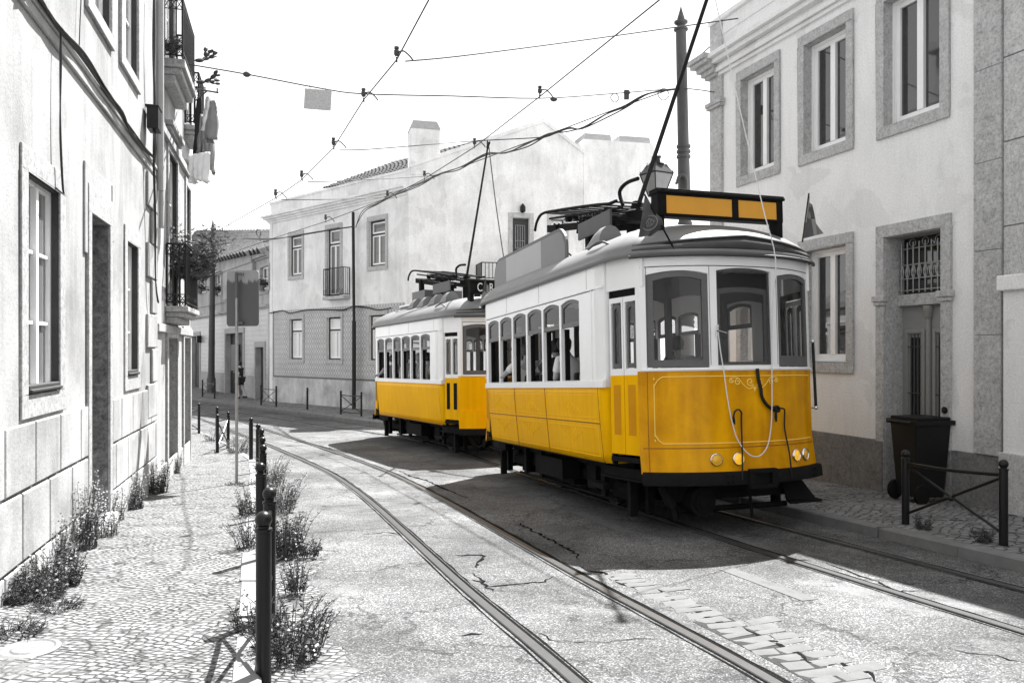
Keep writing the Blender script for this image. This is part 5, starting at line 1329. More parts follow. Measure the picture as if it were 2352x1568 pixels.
        mb.tube([(X(.70), .10, .46), (X(.72), .12, .12)], .018, 6); mb.tube([(X(.5), -.6, .2), (X(.5), .7, .2)], .03, 8); mb.box(min(X(.2), X(.52)), max(X(.2), X(.52)), -.6, .75, .30, .46)
        mb.build('life_guard', M['under_black'], t, smooth=30)
        for sd in (-1, 1):                    # curved platform sill
            mb = MB(); pl = [(X(-.4), sd*1.02), (X(-.1), sd*1.03), (X(.2), sd*1.0), (X(.6), sd*.94)]
            for p, q in zip(pl, pl[1:]): mb.prism([(p[0], p[1], .50), (q[0], q[1], .50), (q[0], q[1]-sd*.05, .50), (p[0], p[1]-sd*.05, .50)], (0, 0, .12)); mb.prism([(p[0], p[1]+sd*.05, .50), (q[0], q[1]+sd*.05, .50), (q[0], q[1], .50), (p[0], p[1], .50)], (0, 0, .018))
            mb.build('platform_sill', M['under_black'], t, smooth=0)
    # ---- roof
    def edge(off):
        r = [(x, HW+off) for x in lin(XM, -.15, 5)]+[(.12, 1.185+off), (.35, 1.13+off), (.53, 1.06+off)]
        r += [(bow(w)+off, w*(1+off*.3)) for w in lin(1.02, 0, 12)]
        fr = r+[(x, -y) for x, y in reversed(r[:-1])]
        return fr+[(2*XM-x, y) for x, y in reversed(fr[1:-1])]
    def spine(x): return min(max(x, XR+.35), -.35)
    lev = [(1, .03, 2.80), (1, .055, 2.815), (1, .055, 2.85), (1, .03, 2.865)]+([(1, .03, 2.90)] if True else [])
    mb = MB(); rings = [[Vector((x, y, z)) for x, y in edge(o)] for _, o, z in lev]
    base = edge(.03)
    for k in range(1, 13):
        lam = 1-k/12.5; lam = max(lam, .02); z = 2.90+.36*(1-lam**3.4)**.85
        rings.append([Vector((spine(x)+(x-spine(x))*lam, y*lam, z)) for x, y in base])
    n = len(base)
    for a, b in zip(rings, rings[1:]):
        for i in range(n): j = (i+1) % n; mb.quad(a[i], a[j], b[j], b[i])
    mb.poly(rings[-1]); mb.quad(*[Vector((x, y, 2.805)) for x, y in ((XR, -1.1), (0, -1.1), (0, 1.1), (XR, 1.1))])
    rf = mb.build('roof', M['roof_grey'], t, smooth=60)
    mb = MB(); eb = edge(.075)
    fr_i = [i for i, p in enumerate(eb) if p[0] > .45]
    mb.tube([(eb[i][0], eb[i][1], 2.795) for i in sorted(fr_i)], .020, 7); mb.build('rain_gutter', M['roof_trim'], rf)
    def roofz(lam): return 2.90+.36*(1-lam**3.4)**.85
    def onroof(x, y, lift=0):                 # height of the roof over a plan point
        a = 1.22 if -4.3 < x < -.1 else None
        if a is None:
            d = Vector((x-spine(x), y)); best = min(base, key=lambda p: (Vector((p[0]-spine(x), p[1])).normalized()-d.normalized()).length if d.length > 1e-3 else 9); lam = d.length/max(.01, Vector((best[0]-spine(x), best[1])).length)
        else: lam = abs(y)/a
        return roofz(min(1, lam))+lift
    # dark front apron under the lit dome with moulded eyebrow edges
    mb = MB(); e1 = edge(.045); front = [i for i, p in enumerate(e1) if p[0] > .50]
    front.sort(key=lambda i: e1[i][1])
    for a, b in zip(front, front[1:]):
        p, q = e1[a], e1[b]; mb.quad((p[0], p[1], 2.868), (q[0], q[1], 2.868), (q[0]-.035, q[1]*.975, 3.0-.08*abs(q[1])), (p[0]-.035, p[1]*.975, 3.0-.08*abs(p[1])))
    o = mb.build('apron', M['roof_trim'], rf, smooth=60); so = o.modifiers.new('thickness', 'SOLIDIFY'); so.thickness = .02
    mb = MB()
    mb.tube([(e1[i][0]-.03, e1[i][1]*.975, 3.005-.08*abs(e1[i][1])) for i in front], .012, 6)
    for sd in (-1, 1): mb.tube(cat([(-.55, sd*1.10, onroof(-.55, 1.10)+.03), (-.25, sd*1.09, onroof(-.25, 1.09)+.06), (.1, sd*1.08, 2.985), (.42, sd*1.04, 2.93)], 5), .014, 6)
    mb.build('eyebrow_trim', M['roof_trim'], rf)
    for k, x in enumerate((-.75, -1.42, -2.1, -2.75) if not one else (-.95,)):       # ventilator hoods
        for sd in (-1, 1):
            yv = sd*.72; z0 = onroof(x, .72)-.04; mb = MB(); Lh, Wv, Hv = .44, .16, .23
            rows = []
            for i in range(9):
                u = i/8; xx = x+Lh*(u-.5); hh = Hv*min(1, math.sin(min(1, (1-u)*1.5)*PI/2)); rows.append([Vector((xx if u < .9 else xx, yv+Wv*math.cos(a), z0+hh*math.sin(a))) for a in lin(0, PI, 8)])
            rows = [[Vector((2*x-p.x, p.y, p.z)) for p in r] for r in rows]
            for a, b in zip(rows, rows[1:]):
                for i in range(8): mb.quad(a[i], a[i+1], b[i+1], b[i])
            mb.poly(rows[0]); mb.build('ventilator', M['roof_grey'], rf, smooth=50)
    # ---- sign box
    x0, x1, y0, y1, z0, z1 = .33, .47, -.76, .79, 3.26, 3.53
    mb = MB(); mb.box(x0, x1, y0, y1, z0, z1-.03); mb.box(x0-.015, x1+.03, y0-.015, y1+.02, z1-.03, z1+.0); mb.box(x0-.02, x1+.02, y0-.015, y1+.015, z1, z1+.02)
    for y in (y0, y1-.08):
        mb.box(x0, x1, y, y+.08, 2.98, z0)
    for p in ((y0, y0+.10, z0, z1-.03), (y1-.08, y1, z0, z1-.03), (.14, .22, z0, z1-.03)): mb.box(x1, x1+.014, p[0], p[1], p[2], p[3])
    mb.box(x1, x1+.012, y0+.1, y1-.08, z0, z0+.03); mb.box(x1, x1+.012, y0+.1, y1-.08, z1-.052, z1-.03)
    sb = mb.build('sign_box', M['under_black'], t, smooth=0, bev=.008)
    if one:
        for a, b in ((y0+.10, .14), (.22, y1-.08)):
            mb = MB(); mb.quad((x1+.004, a, z0+.03), (x1+.004, b, z0+.03), (x1+.004, b, z1-.052), (x1+.004, a, z1-.052)); mb.build('sign_panel', M['sign_amber'], sb, smooth=0)
    else:
        cu = bpy.data.curves.new('lettering', 'FONT'); cu.body = 'CARREIRA'; cu.size = .24; cu.extrude = .003; cu.space_character = 1.15; cu.align_x = 'LEFT'
        co_ = bpy.data.objects.new('lettering', cu); COL.objects.link(co_); bpy.context.view_layer.update()
        me = bpy.data.meshes.new_from_object(co_.evaluated_get(bpy.context.evaluated_depsgraph_get())); bpy.data.objects.remove(co_); me.materials.clear(); me.materials.append(M['letter'])
        me.transform(Matrix.Translation((x1+.016, y0+.14, z0+.055)) @ Matrix(((0, 0, 1, 0), (1, 0, 0, 0), (0, 1, 0, 0), (0, 0, 0, 1))) @ Matrix.Diagonal((.72, 1, 1, 1)))
        co_ = bpy.data.objects.new('lettering', me); COL.objects.link(co_); co_.parent = sb
    # ---- trolley base and pole
    if one: pb_, ptip = L(1462, 484, 10.35), IM @ P(1670, -140, 8.4)
    else: pb_ = L(1072, 636, 17.0) if False else TM['pb']; ptip = IM @ P(1122, 328, 16.6)
    TM.setdefault('pb', pb_.copy())
    px_, py_, pz_ = pb_
    mb = MB()
    for y in (-.40, .34):
        mb.tube(cat([(px_-2.75, y, pz_-.20), (px_-2.66, y, pz_-.06), (px_-2.40, y, pz_+.06), (px_-1.8, y, pz_+.08), (px_-.5, y, pz_+.08), (px_+.2, y, pz_+.06)], 5), .022, 7)
        mb.tube([(px_-2.3, y*.8, pz_-.02), (px_+.2, y*.8, pz_-.02)], .018, 6); mb.box(px_-2.35, px_+.1, y*.8-.03, y*.8+.03, pz_-.22, pz_-.13)
    mb.tube(cat([(px_+.18, -.3, pz_+.02), (px_+.1, -.3, pz_+.2), (px_+.28, -.3, pz_+.27), (px_+.6, -.3, pz_+.25)], 5), .025, 7)
    for x in lin(px_-2.35, px_+.1, 7): mb.tube([(x, -.40, pz_+.07), (x, .34, pz_+.07)], .014, 5); mb.box(x-.02, x+.02, -.34, .3, pz_-.16, pz_-.12)
    for y in (-.16, .0, .16):                 # springs
        mb.tube([(px_-2.0+1.2*i/70, y+.045*math.cos(i*.9), pz_-.03+.045*math.sin(i*.9)) for i in range(71)], .009, 4)
        mb.tube([(px_-2.1, y, pz_-.03), (px_, y, pz_-.03)], .012, 5)
    for x in (px_-1.95, px_-.75, px_-.1):
        for y in (-.34, .30): mb.box(x-.06, x+.06, y-.05, y+.05, 3.1, pz_-.13); mb.box(x-.1, x+.1, y-.09, y+.09, 3.08, 3.14)
    mb.lathe([(.16, pz_-.16), (.16, pz_-.02), (.10, pz_+.02), (.06, pz_+.12)], (px_, 0, 0), 14)
    for k in range(16): rnd = random.Random(k); mb.cbox((px_-2.2+rnd.random()*2.0, rnd.uniform(-.3, .25), pz_+rnd.uniform(-.1, .04)), .09, .07, .09)
    mb.v = [(x, y, z+.16*max(0, px_-x)*min(1, max(0, (z-3.15)/.4))) for x, y, z in mb.v]      # the whole frame rises towards its tail
    mb.build('trolley_base', M['under_black'], rf, smooth=30)
    mb = MB(); mb.box(px_-.75, px_+.25, -.52, -.49, pz_-.28, pz_-.06); mb.box(px_-1.3, px_-.5, -.3, .3, 3.20, 3.34); mb.build('resistor_shield', M['roof_trim'], rf, smooth=0)
    if not one:
        mb = MB(); mb.box(XR-.25, XR+.42, -.45, .3, 3.0, 3.34); mb.box(XR+.9, XR+1.75, -.55, .4, 3.1, 3.62); ob = mb.build('resistor_box', M['board_edge'], rf, smooth=0)
        mb = MB(); mb.box(XR-.28, XR+.45, -.48, .33, 3.34, 3.37); mb.build('lid', M['tram_white'], ob, smooth=0)
    mb = MB(); mb.tube([pb_, pb_.lerp(ptip, .5), ptip], [.030, .025, .020], 8); tp = mb.build('trolley_pole', M['iron'], t)
    mb = MB(); d = (ptip-pb_).normalized(); mb.tube([ptip-d*.12, ptip], .032, 8); mb.lathe([(.05, -.02), (.035, -.008), (.035, .008), (.05, .02)], ptip, 14, Matrix.Rotation(R(90), 3, 'X')); mb.build('trolley_wheel', M['iron'], tp)
    # ---- flags on the front of the roof
    def flag(a, b, quadpts, mats, emblem=None):
        mb = MB(); mb.tube([a, b], .009, 6); fp = mb.build('flag', M['under_black'], t)
        q = [Vector(p) for p in quadpts]; nx, ny = 8, 8; grid = []
        for j in range(ny+1):
            v = j/ny; l = q[0].lerp(q[3], v); r = q[1].lerp(q[2], v)
            grid.append([l.lerp(r, i/nx)+Vector((.035*math.sin(i*1.3+v*2), 0, 0))*(i/nx+.15) for i in range(nx+1)])
        for mi, m in enumerate(mats):
            mb = MB()
            for j in range(ny):
                for i in range(nx):
                    sel = (1 if (i+j) % 9 in (3, 4) or (i < nx/2) == (j < ny/2) else 0) if len(mats) > 1 else 0
                    if len(mats) > 1 and sel != mi: continue
                    mb.quad(grid[j][i], grid[j][i+1], grid[j+1][i+1], grid[j+1][i])
            c = mb.build('flag_cloth', M[m], fp, smooth=80)
        if emblem:
            c = grid[4][4]; n = (grid[4][5]-grid[4][3]).cross(grid[5][4]-grid[3][4]).normalized(); n = n if n.x > 0 else -n
            ux = (grid[4][5]-grid[4][3]).normalized(); uz = n.cross(ux); c = c+n*.02; mb = MB()
            mb.tube([c+ux*.075*math.cos(k*PI/10)+uz*.085*math.sin(k*PI/10) for k in range(21)], .004, 4)
            for r in ((-.03, .03), (.03, .03), (.03, -.01), (0, -.045), (-.03, -.01)): pass
            pts = [(-.032, .035), (.032, .035), (.032, -.01), (0, -.045), (-.032, -.01), (-.032, .035)]
            mb.tube([c+ux*a+uz*b for a, b in pts], .005, 4)
            for a, b in ((0, .015), (-.014, 0), (.014, 0), (0, -.016)): mb.ball(c+ux*a+uz*b, .007, 6, 5)
            mb.build('emblem', M['flag_mid'], fp)
    if one:
        flag(L(1556, 586, 8.02), L(1480, 446, 8.0), [L(1481, 450, 8.0), L(1528, 520, 8.0), L(1498, 541, 8.0), L(1466, 545, 7.95)], ['flag_dark'], True)
        flag(L(1843, 556, 8.55), L(1858, 444, 8.55), [L(1858, 446, 8.55), L(1862, 480, 8.5), L(1893, 536, 8.45), L(1841, 549, 8.55)], ['flag_dark', 'flag_mid'])
    else:
        flag(IM @ P(1108, 700, 15.55), IM @ P(1114, 640, 15.5), [IM @ P(1114, 641, 15.5), IM @ P(1122, 660, 15.45), IM @ P(1133, 690, 15.45), IM @ P(1103, 694, 15.5)], ['flag_mid', 'flag_dark'])
    # ---- trucks and underframe
    mb = MB()
    for sd in (-1, 1):
        mb.box(XR+.15, -.15, sd*.72-.05, sd*.72+.05, .52, .66); mb.box(XR+.7, -.7, sd*.66-.04, sd*.66+.04, .30, .42)
        for x in (-1.25, -3.1):
            mb.box(x-.13, x+.13, sd*.72-.08, sd*.72+.08, .24, .52)
            for dx in (-.24, .24):
                for k in range(5): mb.lathe([(.06, .34+.04*k), (.06, .365+.04*k)], (x+dx, sd*.72, 0), 10)
            mb.box(x-.45, x+.45, sd*.60-.02, sd*.60+.02, .12, .18)
        mb.box(-2.6, -1.75, sd*.86-.12, sd*.86+.12, .30, .55); mb.tube([(-.55, sd*.75, .30), (-.1, sd*.75, .30)], .11, 12); mb.tube([(-4.2, sd*.7, .36), (-3.7, sd*.7, .36)], .10, 12)
        mb.tube([(-3.9, sd*.8, .18), (-.5, sd*.8, .18)], .018, 6)
        for x in (-.85, -2.95, -3.6): mb.box(x-.05, x+.05, sd*.80-.03, sd*.80+.03, .2, .6)
        mb.box(-.75, -.35, sd*1.0-.06, sd*1.0+.06, .34, .40)
    mb.box(XR+.3, -.3, -.5, .5, .42, .66); mb.box(-3.7, -.65, -.36, .36, .14, .42); mb.box(-2.45, -1.9, -.75, .75, .20, .5); mb.box(-4.1, -3.75, -.7, .7, .18, .5); mb.box(-.62, -.3, -.6, .6, .2, .5); mb.build('underframe', M['under_black'], t, smooth=0)  # last boxes added to close gaps and keep the underside dark
    for x in (-1.25, -3.1):
        for sd in (-1, 1):
            mb = MB(); mb.lathe([(.06, -.05), (.10, -.04), (.26, -.02), (.29, -.045), (.33, -.045), (.335, .03), (.36, .032), (.36, .05), (.05, .05)], (x, sd*.455, .352), 28, Matrix.Rotation(R(90*sd), 3, 'X')); mb.build('wheel', M['rust'], t, smooth=40)
    # ---- handrail at the right corner
    hp = [L(1879, 782, 8.62), L(1884, 947, 8.62)]
    mb = MB(); hb = Vector((.50, 1.12, 1.95)), Vector((.53, 1.11, 1.22)); mb.tube([hb[0], hb[1]], .016, 8); hr = mb.build('handrail', M['iron'], t)
    mb = MB()
    for p in hb: mb.ball(p, .024, 10, 7); mb.tube([p, p+Vector((0, -.09, 0))], .011, 6)
    mb.build('knob', M['chrome'], hr)
    if not one:
        mb = MB(); mb.tube(cat([IM @ P(1123, 338, 16.5), IM @ P(1139, 470, 15.9), IM @ P(1160, 612, 15.1)], 4), .012, 5); mb.build('trolley_rope', M['wire'], t)
        mb = MB(); panel(mb, lambda w, z, d=0: Ff(w, z, d), -1.035, -.62, .62, .97, [], -.03, .06); mb.build('lamp_plate', M['yellow'], t, smooth=40)
        return t
    # ================= front tram only
    def tubeF(mb, pts, r, d=-.004): mb.tube([Ff(w, z, d) for w, z in pts], r, 5)
    def wf(px, z):                            # lateral position on the front seen at a reference pixel column
        lo, hi = -1.03, 1.03
        for _ in range(40):
            m = (lo+hi)/2; q = MW @ Ff(m, z); x = CX+F*q.x/q.y
            if x < px: lo = m
            else: hi = m
        return lo
    fp_ = [o for o in t.children if o.name.startswith('front_panel')][0]
    mb = MB(); zt, zb_ = 1.575, .905; k = .07
    fr = [(-.93+k, zt)]+[(w, zt) for w in lin(-.8, .95, 20)]; tubeF(mb, fr, .0058)
    fr = [(-.93+k, zb_)]+[(w, zb_) for w in lin(-.8, .95, 20)]; tubeF(mb, fr, .0058)
    tubeF(mb, [(-.93, z) for z in lin(zb_+k, zt-k, 4)], .0058); tubeF(mb, [(-.95+k*1.3, zt), (-.93+k*.45, zt-k*.45), (-.93, zt-k*1.3)], .0058); tubeF(mb, [(-.95+k*1.3, zb_), (-.93+k*.45, zb_+k*.45), (-.93, zb_+k*1.3)], .0058)
    for z in (zt-.02, zb_+.03): tubeF(mb, [(-.935, z), (-.925, z)], .012)
    def spiral(c, r, a0, turns, sx=1): return [(c[0]+sx*r*(1-.8*i/16)*math.cos(a0+turns*2*PI*i/16), c[1]+r*(1-.8*i/16)*math.sin(a0+turns*2*PI*i/16)) for i in range(17)]
    cw = wf(1733, 1.5)
    for sx in (-1, 1):
        tubeF(mb, spiral((cw+sx*.055, 1.515), .045, PI*1.2, 1.3, sx), .0058); tubeF(mb, spiral((cw+sx*.20, 1.515), .035, PI*.5, 1.2, -sx), .0058); tubeF(mb, spiral((cw+sx*.275, 1.53), .026, PI*1.0, 1.2, sx), .0058)
        tubeF(mb, [(p.x, p.z) for p in cat([(cw+sx*.29, 0, 1.555), (cw+sx*.2, 0, 1.555), (cw+sx*.14, 0, 1.49), (cw+sx*.07, 0, 1.445), (cw+sx*.01, 0, 1.47)], 5)], .005)
    tubeF(mb, [(cw, 1.46), (cw, 1.445), (cw, 1.41)], [.004, .018, .002])
    mb.build('pinstripe', M['stripe_amber'], fp_)
    mb = MB(); tubeF(mb, [(w, .86) for w in lin(-1.03, 1.03, 24)], .005, .0); tubeF(mb, [(-.985, z) for z in lin(.62, 1.62, 5)], .005, .002); mb.build('seam', M['seam'], fp_)
    # side panel seams and ornament
    sp_ = [o for o in t.children if o.name.startswith('side_panel')]
    for sd, f, o in ((-1, Fl, sp_[0]), (1, Fr_, sp_[1])):
        mb = MB()
        for x in (-2.97, -1.76): mb.tube([f(x, z, -.010) for z in lin(.66, 1.48, 8)], .007, 5)
        mb.tube([f(XR+.1, 1.083, -.010), f(-.16, 1.083, -.010)], .006, 5); mb.build('seam', M['seam'], o)
        mb = MB()
        mb.tube([f(XR+.1, 1.095, -.012), f(-.16, 1.095, -.012)], .005, 5)
        for a, b in ((-4.27, -2.97), (-2.97, -1.76), (-1.76, -.18)):
            for z0, z1, up in ((.70, 1.05, -1), (1.12, 1.44, 1)):
                i_ = .05; rect = [(a+i_, z0+.02), (b-i_, z0+.02), (b-i_, z1-.02), (a+i_, z1-.02), (a+i_, z0+.02)]
                for p, q in zip(rect, rect[1:]): mb.tube([f(p[0]+(q[0]-p[0])*k/4, p[1]+(q[1]-p[1])*k/4, -.011) for k in range(5)], .0048, 4)
                cx = (a+b)/2; zb2 = z0+.035 if up == 1 else z1-.035
                for s in (-1, 1):
                    for j in range(4):
                        x = cx+s*(.05+.085*j); h = .19-.042*j
                        mb.tube([f(x-s*.03+s*.03*math.sin(q*3), zb2+up*h*q, -.011) for q in lin(0, 1, 6)], .0048, 4)
                        mb.tube([f(x+.022*math.cos(q), zb2+up*(h*.55+.022*math.sin(q)), -.011) for q in lin(0, 5.2, 8)], .0048, 4)
                mb.tube([f(cx, zb2+up*.05, -.011), f(cx, zb2+up*.21, -.011)], [.004, .008], 4)
        mb.build('ornament', M['stripe_soft'], o)
    # advert board on the roof edge
    def bp(x, z, y): return Vector((x, y, z))
    xa, xb, z0, z1, yb = -4.70, -1.60, 3.03, 3.56, -.93
    ring_ = [(xa, z0), (xb, z0)]+[(xb-.30+.30*math.cos(a), z1-.30+.30*math.sin(a)) for a in lin(0, PI/2, 8)]+[(xa+.30+.30*math.cos(a), z1-.30+.30*math.sin(a)) for a in lin(PI/2, PI, 8)]
    mb = MB(); mb.prism([bp(x, z, yb) for x, z in ring_], (0, .03, 0)); bd = mb.build('advert_board', M['board_edge'], t, smooth=0)
    def zone(x0, x1, m):
        xs = lin(x0, x1, 10); mb = MB()
        def top(x):
            for xc in (xa+.30, xb-.30):
                if (x < xc and xc < -3) or (x > xc and xc > -3): return z1-.30+math.sqrt(max(0, .26**2-(x-xc)**2))
            return z1-.045
        for p, q in zip(xs, xs[1:]): mb.quad(bp(p, z0+.05, yb-.003), bp(q, z0+.05, yb-.003), bp(q, max(z0+.05, top(q)), yb-.003), bp(p, max(z0+.05, top(p)), yb-.003))
        mb.build('board_panel', M[m], bd, smooth=0)
    zone(xa+.045, -4.07, 'board_side'); zone(-4.07, -2.52, 'board_mid'); zone(-2.52, xb-.045, 'board_side')
    mb = MB()
    for x in (-4.3, -3.3, -2.9, -1.9): mb.tube([(x, yb+.02, z0+.1), (x+.05, yb-.06, 2.93)], .012, 5); mb.tube([(x, yb+.03, z0+.3), (x, yb+.35, 3.1)], .012, 5)
    mb.build('strut', M['under_black'], bd)
    # strap, jumper hoses, rope
    def FP(px, py, d=-.03):
        z = 1.2
        for _ in range(6):
            w = wf(px, z); q = MW @ Ff(w, z, d); yy = HY-F*(q.z-CZ)/q.y; z += (yy-py)*q.y/F
        return Ff(w, z, d)
    mb = MB(); pts = cat([FP(1735, 846), FP(1738, 872), FP(1743, 892), FP(1746, 912), FP(1757, 930), FP(1772, 940), FP(1783, 943), FP(1781, 934), FP(1768, 938)], 4); mb.tube(pts, .018, 7); mb.tube([FP(1778, 944), FP(1777, 958), FP(1778, 968)], [.010, .016, .008], 6); mb.build('drawbar_strap', M['iron'], fp_)
    mb = MB(); mb.tube(cat([FP(1698, 1101, -.06), FP(1698.5, 1040, -.05), FP(1699, 960), FP(1697, 948, -.05), FP(1689, 940, -.06), FP(1682, 945, -.05), FP(1681, 958)], 4), .0085, 6); mb.tube([FP(1681, 956), FP(1682, 966), FP(1684, 974)], [.012, .016, .006], 6)
    mb.tube(cat([FP(1808, 1094, -.06), FP(1804, 1040, -.05), FP(1797, 985), FP(1797, 950), FP(1792, 939, -.05), FP(1785, 937)], 4), .0085, 6); mb.build('jumper_hose', M['iron'], fp_)
    mb = MB(); c = FP(1645, 752, -.015); mb.tube([c+Vector((.0, -.0, -.09)), c+Vector((.02, 0, .03))], .012, 6); mb.tube([c+Vector((.02, -.02, -.03)), c+Vector((.03, .09, -.06))], .011, 6); mb.build('cleat', M['chrome'], fp_)
    a = pb_.lerp(ptip, .86); mb = MB()
    rp = [a, FP(1722, 440, -.02)+Vector((0.02, 0, .0))] if False else [a]
    top = FP(1765, 596, -.10)
    rp = [a.lerp(top, k/6)+Vector((0, 0, -.05*math.sin(PI*k/6))) for k in range(7)]
    rp += [FP(1765, 700, -.06), FP(1765, 850, -.05), FP(1765, 940, -.05), FP(1762, 990, -.05), FP(1754, 1027, -.05), FP(1736, 1047, -.05), FP(1714, 1043, -.05), FP(1690, 1013, -.05), FP(1676, 970, -.05), FP(1665, 910, -.05), FP(1658, 850, -.04), FP(1651, 800, -.03), FP(1646, 756, -.03)]
    mb.tube(cat(rp, 4), .0062, 6); mb.build('trolley_rope', M['rope'], t)
    # heart shaped cushion of beads on the dash, control pillar
    mb = MB(); mb.box(.42, .56, -.55, -.25, .86, 1.78); mb.box(.44, .52, .1, .3, .86, 1.7); mb.build('controller', M['inside_wood'], t, smooth=0, bev=.01)
    return t
t1 = tram(1, Vector((2.138, 8.85, g(8.85)+.006)), (.3193, -.9477), .0455, 'front yellow and white tram with amber sign panels and a rope looped on its nose')
t2 = tram(2, Vector((-.33, 16.44, g(16.44)+.006)), (.454, -.89), .020, 'second yellow tram, partly hidden behind the front one, with dark lettered sign box')
# ================================================================= people
DG = None
def skin_mesh(name, verts, edges, radii, root, sub=1):
    me = bpy.data.meshes.new(name); me.from_pydata([tuple(v) for v in verts], edges, [])
    o = bpy.data.objects.new(name, me); COL.objects.link(o)
    m = o.modifiers.new('skin', 'SKIN'); m.use_smooth_shade = True
    for i, r in enumerate(radii):
        r = r if isinstance(r, tuple) else (r, r); me.skin_vertices[0].data[i].radius = r
    me.skin_vertices[0].data[root].use_root = True
    s = o.modifiers.new('sub', 'SUBSURF'); s.levels = sub; s.render_levels = sub
    bpy.context.view_layer.update()
    dg = bpy.context.evaluated_depsgraph_get(); new = bpy.data.meshes.new_from_object(o.evaluated_get(dg))
    bpy.data.objects.remove(o); new.name = name
    return new
def put(me, name, mat, parent):
    me.materials.clear(); me.materials.append(M[mat]); me.polygons.foreach_set('use_smooth', [True]*len(me.polygons))
    o = bpy.data.objects.new(name, me); COL.objects.link(o); o.parent = parent; return o
def person(label, loc, rz, J, skin='skin', shirt='cloth_grey', trousers='cloth_dark', hair='hair_dark', long_hair=False, sleeve=1, group=None, legs_bare=False, scale=1.0):
    """J: joint dictionary in the person's own frame (x forward, y left, z up, origin at the seat or between the feet)"""
    t = thing('person', label, 'person', loc, rz, group); t.scale = (scale,)*3
    V = {k: Vector(v) for k, v in J.items()}
    vs, rs, es, idx = [], [], [], {}
    def add(k, p, r): idx[k] = len(vs); vs.append(p); rs.append(r)
    def ln(a, b): es.append((idx[a], idx[b]))
    add('pelvis', V['pelvis'], (.13, .105)); add('waist', V['pelvis'].lerp(V['chest'], .45), (.115, .095)); add('chest', V['chest'], (.145, .11)); add('neck0', V['neck'], .058)
    hd = (V['head']-V['neck']); add('neck1', V['neck']+hd*.35, .052); fx = Vector(J.get('look', (1, 0, 0))).normalized()
    add('jaw', V['neck']+hd*.62+fx*.025, (.062, .068)); add('skull', V['neck']+hd*1.0, (.077, .092)); add('crown', V['neck']+hd*1.36-fx*.005, (.055, .065))
    add('nose', V['neck']+hd*.80+fx*.112, .010)
    for a, b in (('pelvis', 'waist'), ('waist', 'chest'), ('chest', 'neck0'), ('neck0', 'neck1'), ('neck1', 'jaw'), ('jaw', 'skull'), ('skull', 'crown'), ('skull', 'nose')): ln(a, b)
    side = Vector((0, 0, 1)).cross(fx)
    for s, q in (('l', 1), ('r', -1)):
        add('ear'+s, V['neck']+hd*.86+side*q*.088-fx*.01, .014); ln('skull', 'ear'+s)
        add('sh'+s, V['sh'+s], .056); add('el'+s, V['el'+s], .040); add('wr'+s, V['wr'+s], .026); ln('chest', 'sh'+s); ln('sh'+s, 'el'+s); ln('el'+s, 'wr'+s)
        d = (V['wr'+s]-V['el'+s]).normalized(); add('pm'+s, V['wr'+s]+d*.06, (.034, .02)); ln('wr'+s, 'pm'+s)
        acr = d.cross(Vector((0, 0, 1))); acr = acr.normalized() if acr.length > .2 else Vector((0, 1, 0)); nr = d.cross(acr)
        for i, (o_, l_) in enumerate(((-.027, .065), (-.009, .078), (.009, .072), (.026, .056))):
            p = V['wr'+s]+d*.095+acr*o_; add(f'f{i}{s}', p, .010); add(f'g{i}{s}', p+d*l_*.55+nr*.012, .009); add(f'h{i}{s}', p+d*l_*.9+nr*.035, .008); ln('pm'+s, f'f{i}{s}'); ln(f'f{i}{s}', f'g{i}{s}'); ln(f'g{i}{s}', f'h{i}{s}')
        p = V['wr'+s]+d*.035-acr*.036; add('t0'+s, p, .012); add('t1'+s, p+d*.04-acr*.012+nr*.015, .010); ln('wr'+s, 't0'+s); ln('t0'+s, 't1'+s)
        add('hip'+s, V['hip'+s], .088); add('kn'+s, V['kn'+s], .058); add('an'+s, V['an'+s], .038); f_ = Vector(J.get('toe', (1, 0, 0)))
        add('cf'+s, V['kn'+s].lerp(V['an'+s], .35), .055); add('toe'+s, V['an'+s]+f_*.17+Vector((0, 0, -.055)), (.036, .026))
        for a, b in (('pelvis', 'hip'), ('hip', 'kn'), ('kn', 'cf'), ('cf', 'an'), ('an', 'toe')): es.append((idx[a+s] if a != 'pelvis' else idx['pelvis'], idx[b+s]))
    put(skin_mesh('body', vs, es, rs, 0, 1), 'body', skin, t)
    # shirt
    vs2, rs2, es2 = [], [], []
    def a2(p, r): vs2.append(p); rs2.append(r); return len(vs2)-1
    k0 = a2(V['pelvis'].lerp(V['chest'], -.05), (.150, .125)); k1 = a2(V['pelvis'].lerp(V['chest'], .5), (.140, .118)); k2 = a2(V['chest'], (.165, .132)); k3 = a2(V['neck']-hd*.12, .075); es2 += [(k0, k1), (k1, k2), (k2, k3)]
    for s in 'lr':
        q0 = a2(V['sh'+s], .072); q1 = a2(V['sh'+s].lerp(V['el'+s], .75), .060); es2 += [(k2, q0), (q0, q1)]
        if sleeve > 1: q2 = a2(V['el'+s], .054); q3 = a2(V['el'+s].lerp(V['wr'+s], .85), .042); es2 += [(q1, q2), (q2, q3)]
    put(skin_mesh('shirt', vs2, es2, rs2, 0, 1), 'shirt', shirt, t)
    vs3, rs3, es3 = [], [], []
    def a3(p, r): vs3.append(p); rs3.append(r); return len(vs3)-1
    k0 = a3(V['pelvis'], (.152, .130))
    for s in 'lr':
        h = a3(V['hip'+s], .104); n_ = a3(V['kn'+s].lerp(V['hip'+s], .12 if not legs_bare else .2), .078); es3 += [(k0, h), (h, n_)]
        if not legs_bare: c = a3(V['an'+s].lerp(V['kn'+s], .08), .058); es3.append((n_, c))
    put(skin_mesh('trousers', vs3, es3, rs3, 0, 1), 'trousers', trousers, t)
